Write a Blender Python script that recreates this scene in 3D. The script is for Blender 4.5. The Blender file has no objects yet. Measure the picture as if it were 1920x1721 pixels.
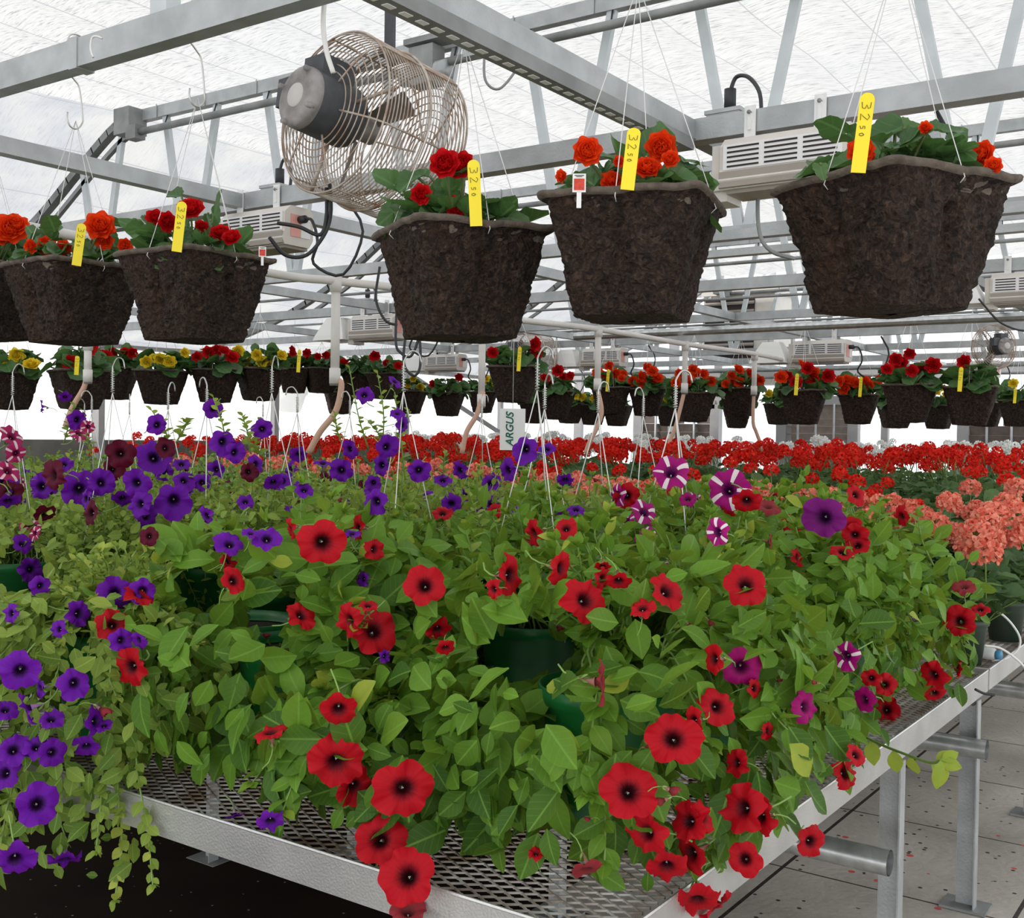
import bpy, math, random
import numpy as np
from mathutils import Vector, Matrix
rng = np.random.default_rng(7); random.seed(7)
PI = math.pi
SC = bpy.context.scene; COL = SC.collection
# ------------------------------------------------------------------ camera
F = 2100.0; EYE = np.array([0, 0, 1.5])
_a = np.array([1470, 20., -F]); _a /= np.linalg.norm(_a)
_b = np.array([-3060, 90., -F]); _b -= _a*(_a@_b); _b /= np.linalg.norm(_b)
RW = np.array([-_b, _a, np.cross(-_b, _a)])          # camera -> world
def ray(px, py): return RW @ np.array([(px-960)/F, -(py-860.5)/F, -1.0])
def atD(px, py, D): return EYE + ray(px, py)*D
def atz(px, py, z): d = ray(px, py); return EYE + d*(z-EYE[2])/d[2]
def aty(px, py, y): d = ray(px, py); return EYE + d*y/d[1]
def atx(px, py, x): d = ray(px, py); return EYE + d*x/d[0]
def project(P):
    c = (np.asarray(P)-EYE) @ RW
    return 960-c[..., 0]/c[..., 2]*F, 860.5+c[..., 1]/c[..., 2]*F, -c[..., 2]
cd = bpy.data.cameras.new('camera'); cam = bpy.data.objects.new('camera', cd); COL.objects.link(cam)
cd.sensor_fit = 'HORIZONTAL'; cd.sensor_width = 36; cd.lens = 36*F/1920; cd.clip_start = .05; cd.clip_end = 300
M = Matrix([list(RW[0])+[0], list(RW[1])+[0], list(RW[2])+[1.5], [0, 0, 0, 1]]); cam.matrix_world = M
SC.camera = cam
SC.view_settings.view_transform = 'Standard'; SC.view_settings.look = 'None'
SC.view_settings.exposure = 0.45; SC.view_settings.gamma = 1; SC.view_settings.use_curve_mapping = False
# ------------------------------------------------------------------ numpy noise
def vnoise(p, seed=0):
    p = np.asarray(p, float); i = np.floor(p).astype(np.int64); f = p-i; f = f*f*(3-2*f); out = 0
    def h(a, b, c):
        n = (a*73856093) ^ (b*19349663) ^ (c*83492791) ^ (seed*2654435761)
        n = (n ^ (n >> 13))*1274126177 & 0x7fffffff
        return ((n ^ (n >> 16)) & 0xffff)/32767.5-1
    for dx in (0, 1):
        for dy in (0, 1):
            for dz in (0, 1):
                w = (f[..., 0] if dx else 1-f[..., 0])*(f[..., 1] if dy else 1-f[..., 1])*(f[..., 2] if dz else 1-f[..., 2])
                out = out + w*h(i[..., 0]+dx, i[..., 1]+dy, i[..., 2]+dz)
    return out
def unit(v): v = np.asarray(v, float); return v/np.maximum(np.linalg.norm(v, axis=-1, keepdims=True), 1e-9)
# ------------------------------------------------------------------ materials
def mat(name): m = bpy.data.materials.new(name); m.use_nodes = True; m.node_tree.nodes.clear(); return m
class N:
    def __init__(s, m): s.t = m.node_tree
    def n(s, typ, **k):
        x = s.t.nodes.new('ShaderNode'+typ)
        for a, b in k.items():
            if a.startswith('i_'):
                key = a[2:]; key = int(key) if key.isdigit() else key.replace('_', ' ')
                if hasattr(b, 'links'): s.t.links.new(b, x.inputs[key])
                else: x.inputs[key].default_value = b
            else: setattr(x, a, b)
        return x
    def math(s, op, a, b=0.0, c=0.0):
        x = s.t.nodes.new('ShaderNodeMath'); x.operation = op
        for i, v in enumerate((a, b, c)):
            if hasattr(v, 'links'): s.t.links.new(v, x.inputs[i])
            else: x.inputs[i].default_value = v
        return x.outputs[0]
    def mix(s, f, a, b):
        x = s.t.nodes.new('ShaderNodeMix'); x.data_type = 'RGBA'
        for i, v in ((0, f), (6, a), (7, b)):
            if hasattr(v, 'links'): s.t.links.new(v, x.inputs[i])
            else: x.inputs[i].default_value = v if i == 0 else (tuple(v)+(1,))[:4]
        return x.outputs[2]
    def ramp(s, f, stops):
        x = s.t.nodes.new('ShaderNodeValToRGB'); e = x.color_ramp.elements
        while len(e) < len(stops): e.new(.5)
        for q, (p, c) in zip(e, stops): q.position = p; q.color = (tuple(c)+(1,))[:4] if hasattr(c, '__len__') else (c, c, c, 1)
        s.t.links.new(f, x.inputs[0]); return x.outputs[0]
    def out(s, sh): o = s.t.nodes.new('ShaderNodeOutputMaterial'); s.t.links.new(sh, o.inputs[0])
def simple(name, col, rough=.5, metal=0, noise=0, nscale=20, bump=0, bscale=60, spec=.5, col2=None):
    m = mat(name); g = N(m)
    tc = g.n('TexCoord').outputs['Object']
    c = tuple(col)+(1,)
    p = g.n('BsdfPrincipled', i_Roughness=rough, i_Metallic=metal)
    p.inputs['Specular IOR Level'].default_value = spec
    p.inputs['Base Color'].default_value = c
    if noise:
        nz = g.n('TexNoise', i_Vector=tc, i_Scale=nscale, i_Detail=6.0)
        k = g.ramp(nz.outputs[0], [(.35, 0), (.68, 1)])
        g.t.links.new(g.mix(k, tuple(x*(1-noise) for x in col) if col2 is None else col2, col), p.inputs['Base Color'])
    if bump:
        nb = g.n('TexNoise', i_Vector=tc, i_Scale=bscale, i_Detail=5.0)
        b = g.n('Bump', i_Strength=bump, i_Distance=.01, i_Height=nb.outputs[0])
        g.t.links.new(b.outputs[0], p.inputs['Normal'])
    g.out(p.outputs[0]); return m
def leafmat(name, c_dark, c_mid, c_yel, trans=.3, rough=.45, vein=.5, spec=.35):
    m = mat(name); g = N(m)
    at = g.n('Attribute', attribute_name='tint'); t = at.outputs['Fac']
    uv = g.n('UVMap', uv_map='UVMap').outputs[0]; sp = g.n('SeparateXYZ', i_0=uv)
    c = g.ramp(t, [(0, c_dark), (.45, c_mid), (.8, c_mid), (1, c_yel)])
    d = g.math('ABSOLUTE', g.math('SUBTRACT', sp.outputs[0], .5))
    mid = g.math('LESS_THAN', d, .02)
    sv = g.math('SINE', g.math('MULTIPLY', g.math('SUBTRACT', sp.outputs[1], g.math('MULTIPLY', d, .8)), 42.0))
    side = g.math('MULTIPLY', g.math('GREATER_THAN', sv, .93), .35)
    vf = g.math('MULTIPLY', g.math('MAXIMUM', mid, side), vein)
    c = g.mix(vf, c, tuple(min(1, x*1.5+.03) for x in c_mid))
    geo = g.n('NewGeometry'); nz = g.n('TexNoise', i_Vector=geo.outputs['Position'], i_Scale=45.0, i_Detail=3.0)
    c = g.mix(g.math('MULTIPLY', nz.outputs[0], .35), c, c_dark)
    b = g.n('Bump', i_Strength=.35, i_Distance=.004, i_Height=g.math('ADD', g.math('MULTIPLY', vf, -1.), nz.outputs[0]))
    p = g.n('BsdfPrincipled', i_Base_Color=c, i_Roughness=rough, i_Normal=b.outputs[0]); p.inputs['Specular IOR Level'].default_value = spec
    tr = g.n('BsdfTranslucent', i_Color=g.mix(.5, c, c_yel))
    x = g.n('MixShader', i_0=trans, i_1=p.outputs[0], i_2=tr.outputs[0]); g.out(x.outputs[0]); return m
def petalmat(name, col, throat, edge=None, star=None, dk=.42, trans=.25):
    m = mat(name); g = N(m)
    uv = g.n('UVMap', uv_map='UVMap').outputs[0]; sp = g.n('SeparateXYZ', i_0=uv); t, th = sp.outputs[0], sp.outputs[1]
    nz = g.n('TexNoise', i_Scale=1.0, i_Detail=3.0, i_Vector=g.n('CombineXYZ', i_0=g.math('MULTIPLY', t, 3.0), i_1=g.math('MULTIPLY', th, 40.0)).outputs[0]).outputs[0]
    k = g.math('ADD', t, g.math('MULTIPLY', g.math('SUBTRACT', nz, .5), .35))
    c = g.ramp(k, [(.10, throat), (.24, tuple(.6*a+.4*b for a, b in zip(throat, col))), (dk, col), (1, edge or col)])
    if star:
        cs = g.math('COSINE', g.math('MULTIPLY', th, 2*PI*5))
        w = g.math('LESS_THAN', cs, g.math('SUBTRACT', -.45, g.math('MULTIPLY', t, .42)))
        w = g.math('MULTIPLY', w, g.math('GREATER_THAN', t, .3)); c = g.mix(w, c, star)
    vn = g.math('GREATER_THAN', g.math('SINE', g.math('MULTIPLY', th, 2*PI*25)), .9)
    c = g.mix(g.math('MULTIPLY', vn, .12), c, throat)
    p = g.n('BsdfPrincipled', i_Base_Color=c, i_Roughness=.6); p.inputs['Specular IOR Level'].default_value = .2
    tr = g.n('BsdfTranslucent', i_Color=c)
    x = g.n('MixShader', i_0=trans, i_1=p.outputs[0], i_2=tr.outputs[0]); g.out(x.outputs[0]); return m

MT = {}
MT['galv'] = simple('galvanized_steel', (.50, .52, .53), .5, .55, .25, 9, .15, 120)
MT['galvd'] = simple('dull_galvanized_steel', (.33, .34, .34), .6, .4, .35, 7)
MT['web'] = simple('web_steel', (.60, .64, .66), .5, .35, .15, 6)
MT['alu'] = simple('aluminium_rail', (.66, .66, .65), .38, .75, .22, 6, .12, 200)
MT['mesh'] = simple('expanded_metal', (.75, .74, .72), .5, .6, .45, 14, col2=(.30, .22, .16))
MT['pipe'] = simple('zinc_pipe', (.62, .64, .65), .33, .8, .3, 25)
MT['wire'] = simple('wire', (.62, .62, .60), .35, .7)
MT['wirew'] = simple('pale_wire', (.75, .75, .74), .5, .2)
MT['black'] = simple('black_rubber', (.025, .026, .03), .5)
MT['motor'] = simple('motor_housing', (.075, .08, .09), .5, .2, .3, 30)
MT['motorf'] = simple('motor_face', (.36, .34, .33), .6, .2, .45, 22, .3, 40)
MT['sticker'] = simple('pale_sticker', (.55, .53, .51), .6)
MT['cage'] = simple('rusty_wire_cage', (.62, .58, .53), .55, .4, .3, 16, col2=(.34, .22, .15))
MT['blade'] = simple('dusty_fan_blade', (.28, .24, .21), .6, .3, .4, 18)
MT['beige'] = simple('beige_enamel', (.66, .62, .57), .45, 0, .1, 8)
MT['beiged'] = simple('taupe_enamel', (.36, .32, .28), .5, 0, .12, 8)
MT['slot'] = simple('dark_slot', (.03, .02, .02), .8)
MT['white'] = simple('white_plastic', (.82, .82, .80), .4)
MT['pvc'] = simple('white_pvc', (.76, .73, .70), .45, 0, .12, 6)
MT['hose'] = simple('tan_hose', (.58, .36, .26), .5)
MT['potg'] = simple('green_plastic_pot', (.012, .19, .045), .35, 0, .4, 9)
MT['potd'] = simple('dark_green_pot', (.03, .055, .035), .45, 0, .25, 18)
MT['soil'] = simple('potting_soil', (.035, .022, .015), .95, 0, .5, 60, .8, 90)
MT['yel'] = simple('yellow_tag', (.90, .72, .015), .45)
MT['ink'] = simple('dark_ink', (.06, .06, .03), .6)
MT['card'] = simple('white_card', (.80, .80, .80), .6)
MT['cardr'] = simple('printed_red', (.72, .06, .03), .6, 0, .4, 120)
MT['pink'] = simple('pink_label', (.75, .35, .30), .6)
MT['logo'] = simple('logo_green', (.0, .12, .08), .6)
MT['blue'] = simple('blue_cap', (.06, .25, .45), .4)
MT['stem'] = simple('green_stem', (.20, .33, .07), .5, 0, .2, 40)
MT['stemd'] = simple('dark_stem', (.12, .16, .05), .5, 0, .2, 40)
MT['tube'] = simple('bloom_tube', (.30, .13, .10), .6)
MT['tubep'] = simple('bloom_tube_violet', (.30, .16, .36), .6)
MT['calyx'] = simple('calyx_green', (.20, .34, .08), .5)
MT['louver'] = simple('weathered_louver', (.20, .16, .14), .7, 0, .3, 12)
MT['louverp'] = simple('pale_louver', (.42, .35, .31), .7, 0, .2, 12)
MT['frame'] = simple('grey_frame', (.42, .41, .42), .6, .1, .15, 5)
MT['knee'] = simple('knee_wall_board', (.20, .19, .17), .8, 0, .3, 5)
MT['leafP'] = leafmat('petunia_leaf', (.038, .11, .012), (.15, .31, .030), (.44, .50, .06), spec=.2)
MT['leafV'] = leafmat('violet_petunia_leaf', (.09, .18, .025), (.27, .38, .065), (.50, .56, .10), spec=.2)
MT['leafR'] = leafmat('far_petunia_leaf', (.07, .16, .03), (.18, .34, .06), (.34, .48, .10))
MT['leafG'] = leafmat('geranium_leaf', (.03, .085, .028), (.105, .205, .075), (.22, .33, .11), rough=.6, vein=.25)
MT['leafB'] = leafmat('begonia_leaf', (.03, .085, .025), (.085, .19, .060), (.17, .30, .06), rough=.35, vein=.6, spec=.45)
MT['p_red'] = petalmat('scarlet_petal', (.44, .002, .010), (.03, .0, .003), (.50, .003, .012))
MT['p_purple'] = petalmat('violet_petal', (.125, .005, .33), (.012, .0, .025), (.165, .009, .39), dk=.35)
MT['p_star'] = petalmat('magenta_star_petal', (.36, .004, .17), (.05, .0, .05), (.42, .006, .2), star=(.9, .78, .82))
MT['p_mag'] = petalmat('magenta_petal', (.36, .003, .15), (.07, .0, .04))
MT['p_violetstar'] = petalmat('plum_petal', (.17, .006, .16), (.02, .0, .03), (.22, .01, .2))
MT['p_pink'] = petalmat('pink_stripe_petal', (.42, .02, .12), (.10, .0, .03), star=(.85, .62, .66))
MT['p_maroon'] = petalmat('maroon_petal', (.10, .002, .02), (.02, .0, .005))
MT['p_faded'] = petalmat('faded_red_petal', (.30, .03, .04), (.12, .02, .02))
def flat_petal(name, a, b):
    m = mat(name); g = N(m)
    t = g.n('Attribute', attribute_name='tint').outputs['Fac']; c = g.mix(t, a, b)
    p = g.n('BsdfPrincipled', i_Base_Color=c, i_Roughness=.55); p.inputs['Specular IOR Level'].default_value = .2
    tr = g.n('BsdfTranslucent', i_Color=c)
    x = g.n('MixShader', i_0=.3, i_1=p.outputs[0], i_2=tr.outputs[0]); g.out(x.outputs[0]); return m
MT['g_red'] = flat_petal('geranium_red', (.66, .006, .006), (.92, .04, .015))
MT['g_coral'] = flat_petal('geranium_coral', (.86, .16, .10), (.96, .46, .34))
MT['g_white'] = flat_petal('geranium_white', (.88, .88, .86), (.97, .97, .96))
MT['b_orange'] = flat_petal('begonia_orange', (.72, .02, .004), (.95, .085, .01))
MT['b_red'] = flat_petal('begonia_red', (.45, .003, .006), (.72, .008, .012))
MT['b_yellow'] = flat_petal('begonia_yellow', (.80, .52, .01), (.95, .78, .05))
def fibre():
    m = mat('brown_fibre'); g = N(m); tc = g.n('TexCoord').outputs['Object']
    n1 = g.n('TexNoise', i_Vector=tc, i_Scale=6.0, i_Detail=3.0).outputs[0]
    n2 = g.n('TexNoise', i_Vector=tc, i_Scale=75.0, i_Detail=8.0, i_Distortion=1.2).outputs[0]
    n3 = g.n('TexNoise', i_Vector=tc, i_Scale=28.0, i_Detail=6.0, i_Distortion=2.2).outputs[0]
    c = g.ramp(n2, [(.34, (.010, .006, .005)), (.55, (.046, .027, .019)), (.78, (.125, .078, .054))])
    c = g.mix(g.ramp(n1, [(.5, 0), (.75, .5)]), c, (.075, .030, .013))
    h = g.math('ADD', g.math('MULTIPLY', n2, .6), g.math('MULTIPLY', n3, 1.2))
    b = g.n('Bump', i_Strength=1.0, i_Distance=.035, i_Height=h)
    p = g.n('BsdfPrincipled', i_Base_Color=c, i_Roughness=.8, i_Normal=b.outputs[0]); p.inputs['Specular IOR Level'].default_value = .3
    g.out(p.outputs[0]); return m
MT['fibre'] = fibre()
MT['fibrerim'] = simple('worn_fibre_rim', (.15, .12, .095), .9, 0, .5, 30, .6, 80)
def concrete():
    m = mat('concrete_pavers'); g = N(m); tc = g.n('TexCoord').outputs['Object']
    sp = g.n('SeparateXYZ', i_0=tc)
    n1 = g.n('TexNoise', i_Vector=tc, i_Scale=1.6, i_Detail=6.0).outputs[0]
    n2 = g.n('TexNoise', i_Vector=tc, i_Scale=35.0, i_Detail=6.0).outputs[0]
    c = g.ramp(n1, [(.3, (.38, .35, .31)), (.7, (.62, .58, .52))])
    c = g.mix(g.math('MULTIPLY', n2, .3), c, (.2, .18, .16))
    # joints: along Y at X=-1.12 + k*.62, along X every .62
    def joint(o, off, per, w):
        f = g.math('FRACT', g.math('DIVIDE', g.math('ADD', o, off), per)); return g.math('LESS_THAN', f, w/per)
    jj = g.math('MAXIMUM', joint(sp.outputs[0], 1.45+20*.75, .75, .014), joint(sp.outputs[1], -4.51+20*.75, .75, .009))
    c = g.mix(jj, c, (.03, .022, .018))
    v = g.n('TexVoronoi', i_Vector=tc, i_Scale=26.0); sc = g.n('TexNoise', i_Vector=tc, i_Scale=2.2, i_Detail=2.0).outputs[0]
    spk = g.math('MULTIPLY', g.math('LESS_THAN', v.outputs['Distance'], .2), g.math('GREATER_THAN', g.n('SeparateColor', i_0=v.outputs['Color']).outputs[0], .72))
    c = g.mix(g.math('MULTIPLY', spk, g.math('GREATER_THAN', sc, .42)), c, (.04, .03, .025))
    v2 = g.n('TexVoronoi', i_Vector=tc, i_Scale=9.0)
    spk2 = g.math('MULTIPLY', g.math('LESS_THAN', v2.outputs['Distance'], .12), g.math('GREATER_THAN', g.n('SeparateColor', i_0=v2.outputs['Color']).outputs[0], .7))
    c = g.mix(spk2, c, (.62, .08, .07))
    b = g.n('Bump', i_Strength=.4, i_Distance=.01, i_Height=g.math('SUBTRACT', n2, g.math('MULTIPLY', jj, 2.)))
    r = g.ramp(n1, [(.35, .35), (.65, .8)])
    p = g.n('BsdfPrincipled', i_Base_Color=c, i_Roughness=r, i_Normal=b.outputs[0]); g.out(p.outputs[0]); return m
MT['concrete'] = concrete()
def shaded_ground():  # under-bench shade put into the ground colour, with scattered pale specks
    m = mat('under_bench_shade'); g = N(m); tc = g.n('TexCoord').outputs['Object']
    n1 = g.n('TexNoise', i_Vector=tc, i_Scale=1.2, i_Detail=4.0).outputs[0]
    c = g.ramp(n1, [(.35, (.008, .006, .005)), (.7, (.020, .012, .007))])
    v = g.n('TexVoronoi', i_Vector=tc, i_Scale=28.0)
    s = g.math('MULTIPLY', g.math('LESS_THAN', v.outputs['Distance'], .11), g.math('GREATER_THAN', g.n('SeparateColor', i_0=v.outputs['Color']).outputs[0], .6))
    c = g.mix(s, c, (.25, .21, .16))
    p = g.n('BsdfPrincipled', i_Base_Color=c, i_Roughness=.9); p.inputs['Specular IOR Level'].default_value = .08
    g.out(p.outputs[0]); return m
MT['ground'] = shaded_ground()
def curtain():
    m = mat('shade_cloth'); g = N(m); tc = g.n('TexCoord').outputs['Object']
    mp = g.n('Mapping', i_Vector=tc); mp.inputs['Scale'].default_value = (6, 48, 6)
    ds = g.n('TexNoise', i_Vector=tc, i_Scale=1.3, i_Detail=2.0)
    off = g.n('VectorMath', i_0=mp.outputs[0], i_1=ds.outputs['Color']); off.operation = 'MULTIPLY_ADD'
    off.inputs[0].default_value = (0, 0, 0); g.t.links.new(ds.outputs['Color'], off.inputs[0]); off.inputs[1].default_value = (3, 7, 3); g.t.links.new(mp.outputs[0], off.inputs[2])
    n1 = g.n('TexNoise', i_Vector=off.outputs[0], i_Scale=2.0, i_Detail=5.0, i_Roughness=.6).outputs[0]
    n2 = g.n('TexNoise', i_Vector=tc, i_Scale=.8, i_Detail=4.0).outputs[0]
    dash = g.ramp(n1, [(.34, (.28, .28, .29)), (.44, (.47, .47, .47)), (.58, (.535, .535, .53))])
    c = g.mix(g.ramp(n2, [(.45, 0), (.8, .3)]), dash, (.42, .43, .46))
    sp = g.n('SeparateXYZ', i_0=tc)
    low = g.math('LESS_THAN', sp.outputs[0], -6.45); n3 = g.n('TexNoise', i_Vector=tc, i_Scale=2.2, i_Detail=5.0).outputs[0]
    c = g.mix(g.math('MULTIPLY', low, .75), c, g.ramp(n3, [(.35, (.30, .32, .36)), (.65, (.46, .46, .45))]))
    f = g.math('LESS_THAN', g.math('FRACT', g.math('DIVIDE', g.math('ADD', sp.outputs[0], 30.0), .42)), .022)
    c = g.mix(g.math('MULTIPLY', f, .55), c, (.25, .25, .27))
    tr = g.n('BsdfTranslucent', i_Color=c); df = g.n('BsdfDiffuse', i_Color=c); tp = g.n('BsdfTransparent')
    b = g.n('Bump', i_Strength=.5, i_Distance=.02, i_Height=n1); g.t.links.new(b.outputs[0], df.inputs['Normal'])
    x = g.n('MixShader', i_0=.30, i_1=tr.outputs[0], i_2=df.outputs[0]); y = g.n('MixShader', i_0=.05, i_1=x.outputs[0], i_2=tp.outputs[0])
    g.out(y.outputs[0]); return m
MT['curtain'] = curtain()
def poly():
    m = mat('clear_poly_sheet'); g = N(m); tc = g.n('TexCoord').outputs['Object']
    w = g.n('TexWave', i_Vector=tc, i_Scale=2.0, i_Distortion=3.0).outputs[0]
    c = g.mix(w, (.93, .95, .97), (.99, .99, .98))
    tp = g.n('BsdfTransparent', i_Color=c); tr = g.n('BsdfTranslucent', i_Color=c); gl = g.n('BsdfGlossy', i_Roughness=.25)
    x = g.n('MixShader', i_0=.35, i_1=tp.outputs[0], i_2=tr.outputs[0]); y = g.n('MixShader', i_0=.03, i_1=x.outputs[0], i_2=gl.outputs[0])
    g.out(y.outputs[0]); return m
MT['poly'] = poly()

# ------------------------------------------------------------------ mesh builder
class MB:
    def __init__(s): s.V = []; s.F = []; s.U = []; s.T = []; s.n = 0
    def add(s, v, f, uv=None, tint=None, mi=0):
        v = np.asarray(v, float).reshape(-1, 3); k = len(v)
        s.V.append(v); s.U.append(np.zeros((k, 2)) if uv is None else np.asarray(uv, float)); s.T.append(np.full(k, .5) if tint is None else np.broadcast_to(tint, (k,)).astype(float))
        s.F.append((np.asarray(f, np.int64)+s.n, mi)); s.n += k
    def box(s, c, sz, mi=0, R=None):
        q = np.array([[x, y, z] for x in (-.5, .5) for y in (-.5, .5) for z in (-.5, .5)])*np.asarray(sz)
        if R is not None: q = q @ np.asarray(R).T
        s.add(q+np.asarray(c), [[0, 1, 3, 2], [4, 6, 7, 5], [0, 4, 5, 1], [2, 3, 7, 6], [0, 2, 6, 4], [1, 5, 7, 3]], mi=mi)
    def beam(s, a, b, w, h, mi=0, up=(0, 0, 1)):
        a = np.asarray(a, float); b = np.asarray(b, float); d = unit(b-a); sd = unit(np.cross(d, up)); u = np.cross(sd, d)
        s.box((a+b)/2, (w, np.linalg.norm(b-a), h), mi, np.array([sd, d, u]).T)
    def tube(s, pts, r, n=6, mi=0, cap=True, tint=None, closed=False):
        P = np.asarray(pts, float); m = len(P)
        T = np.gradient(P, axis=0) if not closed else np.roll(P, -1, 0)-np.roll(P, 1, 0)
        T = unit(T); u = np.cross(T[0], (0, 0, 1)) if abs(T[0][2]) < .9 else np.cross(T[0], (1, 0, 0)); u = unit(u); U = []
        for t in T: u = unit(u-t*(u@t)); U.append(u)
        U = np.array(U); W = np.cross(T, U); a = np.arange(n)*2*PI/n; r = np.broadcast_to(r, (m,))
        v = P[:, None]+(U[:, None]*np.cos(a)[None, :, None]+W[:, None]*np.sin(a)[None, :, None])*r[:, None, None]
        i = np.arange(m if closed else m-1)[:, None]*n; j = np.arange(n)[None]; k = (j+1) % n; i2 = (i+n) % (m*n)
        f = np.stack([i+j, i+k, i2+k, i2+j], -1).reshape(-1, 4)
        s.add(v, f, tint=tint, mi=mi)
        if cap and not closed:
            b0 = s.n-m*n
            s.F.append((np.array([[b0+x for x in range(n-1, -1, -1)]]), mi)); s.F.append((np.array([[b0+(m-1)*n+x for x in range(n)]]), mi))
    def lathe(s, prof, c=(0, 0, 0), n=32, mi=0, R=None, cap=False):
        prof = np.asarray(prof, float); a = np.arange(n)*2*PI/n
        v = np.stack([prof[:, 0, None]*np.cos(a), prof[:, 0, None]*np.sin(a), np.broadcast_to(prof[:, 1, None], (len(prof), n))], -1).reshape(-1, 3)
        if R is not None: v = v @ np.asarray(R).T
        i = np.arange(len(prof)-1)[:, None]*n; j = np.arange(n)[None]; k = (j+1) % n
        s.add(v+np.asarray(c), np.stack([i+j, i+k, i+n+k, i+n+j], -1).reshape(-1, 4), mi=mi)
    def scatter(s, tm, O, D, Nn, L, tint, mi=0):
        tv, tu, tf = tm; O = np.atleast_2d(O); D = unit(np.atleast_2d(D)); Nn = np.atleast_2d(Nn); k = len(O)
        S = unit(np.cross(D, Nn)); Z = np.cross(S, D); L = np.broadcast_to(L, (k,))
        v = O[:, None]+(S[:, None]*tv[None, :, 0, None]+D[:, None]*tv[None, :, 1, None]+Z[:, None]*tv[None, :, 2, None])*L[:, None, None]
        m = len(tv); f = (np.arange(k)[:, None, None]*m+tf[None]).reshape(-1, tf.shape[1])
        s.add(v, f, np.tile(tu, (k, 1)), np.repeat(np.broadcast_to(tint, (k,)), m), mi)
    def data(s, name, mats, smooth=True):
        me = bpy.data.meshes.new(name)
        V = np.concatenate(s.V); U = np.concatenate(s.U); T = np.concatenate(s.T)
        li = []; tot = []; mi = []
        for f, m in s.F: li.append(f.reshape(-1)); tot.append(np.full(len(f), f.shape[1])); mi.append(np.full(len(f), m))
        li = np.concatenate(li).astype(np.int32); tot = np.concatenate(tot).astype(np.int32); mi = np.concatenate(mi).astype(np.int32)
        me.vertices.add(len(V)); me.vertices.foreach_set('co', V.astype(np.float32).ravel())
        me.loops.add(len(li)); me.loops.foreach_set('vertex_index', li)
        me.polygons.add(len(tot)); st = np.zeros(len(tot), np.int32); st[1:] = np.cumsum(tot)[:-1]
        me.polygons.foreach_set('loop_start', st)
        me.polygons.foreach_set('material_index', mi)
        me.polygons.foreach_set('use_smooth', np.full(len(tot), smooth))
        uv = me.uv_layers.new(name='UVMap'); uv.data.foreach_set('uv', U[li].astype(np.float32).ravel())
        at = me.attributes.new('tint', 'FLOAT', 'POINT'); at.data.foreach_set('value', T.astype(np.float32))
        me.update(calc_edges=True)
        for m in (mats if isinstance(mats, (list, tuple)) else [mats]): me.materials.append(MT[m])
        return me
    def build(s, name, mats, parent=None, smooth=True, loc=None):
        o = bpy.data.objects.new(name, s.data(name, mats, smooth)); COL.objects.link(o)
        if parent: o.parent = parent
        if loc is not None: o.location = loc
        return o
def tag(o, label, cat, group=None, kind=None):
    o['label'] = label; o['category'] = cat
    if group: o['group'] = group
    if kind: o['kind'] = kind
    return o
def empty(name, loc, label, cat, group=None, rz=0):
    o = bpy.data.objects.new(name, None); COL.objects.link(o); o.location = loc; o.rotation_euler = (0, 0, rz); o.empty_display_size = .05
    return tag(o, label, cat, group)
def struct(o): o['kind'] = 'structure'; return o
def inst(name, me, parent, loc=(0, 0, 0), R=None, sc=1.0):
    o = bpy.data.objects.new(name, me); COL.objects.link(o); o.parent = parent
    if R is not None: o.rotation_euler = Matrix([list(r) for r in R]).to_euler()
    o.location = loc; o.scale = (sc,)*3 if np.isscalar(sc) else sc
    return o
def frame_z(z, roll=0):
    z = unit(z); x = np.cross((0, 0, 1) if abs(z[2]) < .95 else (1, 0, 0), z); x = unit(x); y = np.cross(z, x)
    c, s_ = math.cos(roll), math.sin(roll); return np.array([x*c+y*s_, -x*s_+y*c, z]).T
def smoothpath(pts, n=24):
    P = np.asarray(pts, float); P = np.vstack([2*P[0]-P[1], P, 2*P[-1]-P[-2]]); out = []
    m = len(P)-3
    for i in range(m):
        for t in np.linspace(0, 1, max(3, n//m), endpoint=(i == m-1)):
            a, b, c, d = P[i:i+4]; out.append(.5*((2*b)+(-a+c)*t+(2*a-5*b+4*c-d)*t*t+(-a+3*b-3*c+d)*t**3))
    return np.array(out)
ORD = ['first', 'second', 'third', 'fourth', 'fifth', 'sixth', 'seventh', 'eighth', 'ninth', 'tenth', 'eleventh', 'twelfth', 'thirteenth', 'fourteenth', 'fifteenth', 'sixteenth', 'seventeenth', 'eighteenth', 'nineteenth', 'twentieth', 'twenty-first', 'twenty-second', 'twenty-third', 'twenty-fourth', 'twenty-fifth', 'twenty-sixth', 'twenty-seventh', 'twenty-eighth', 'twenty-ninth', 'thirtieth', 'thirty-first', 'thirty-second']
# ------------------------------------------------------------------ world and sun
W = bpy.data.worlds.new('overcast_sky'); SC.world = W; W.use_nodes = True
bg = W.node_tree.nodes['Background']; bg.inputs[0].default_value = (.97, .985, 1, 1); bg.inputs[1].default_value = 1.3
sl = bpy.data.lights.new('sun', 'SUN'); sl.energy = 2.2; sl.angle = math.radians(6); sl.color = (1, .97, .92)
so = bpy.data.objects.new('sun', sl); COL.objects.link(so); so.rotation_euler = (math.radians(30), math.radians(-22), 0)
# ------------------------------------------------------------------ setting
m = MB(); m.box((-3.5, 6.5, -.05), (22, 24, .1)); struct(m.build('floor', 'concrete', smooth=False))
m = MB(); m.box((-5.9, 6.5, .004), (7.9, 16, .008)); o = m.build('floor_shade_sheet', 'ground', smooth=False); struct(o)  # added dark sheet over the concrete, standing in for shade under the benches
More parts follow.
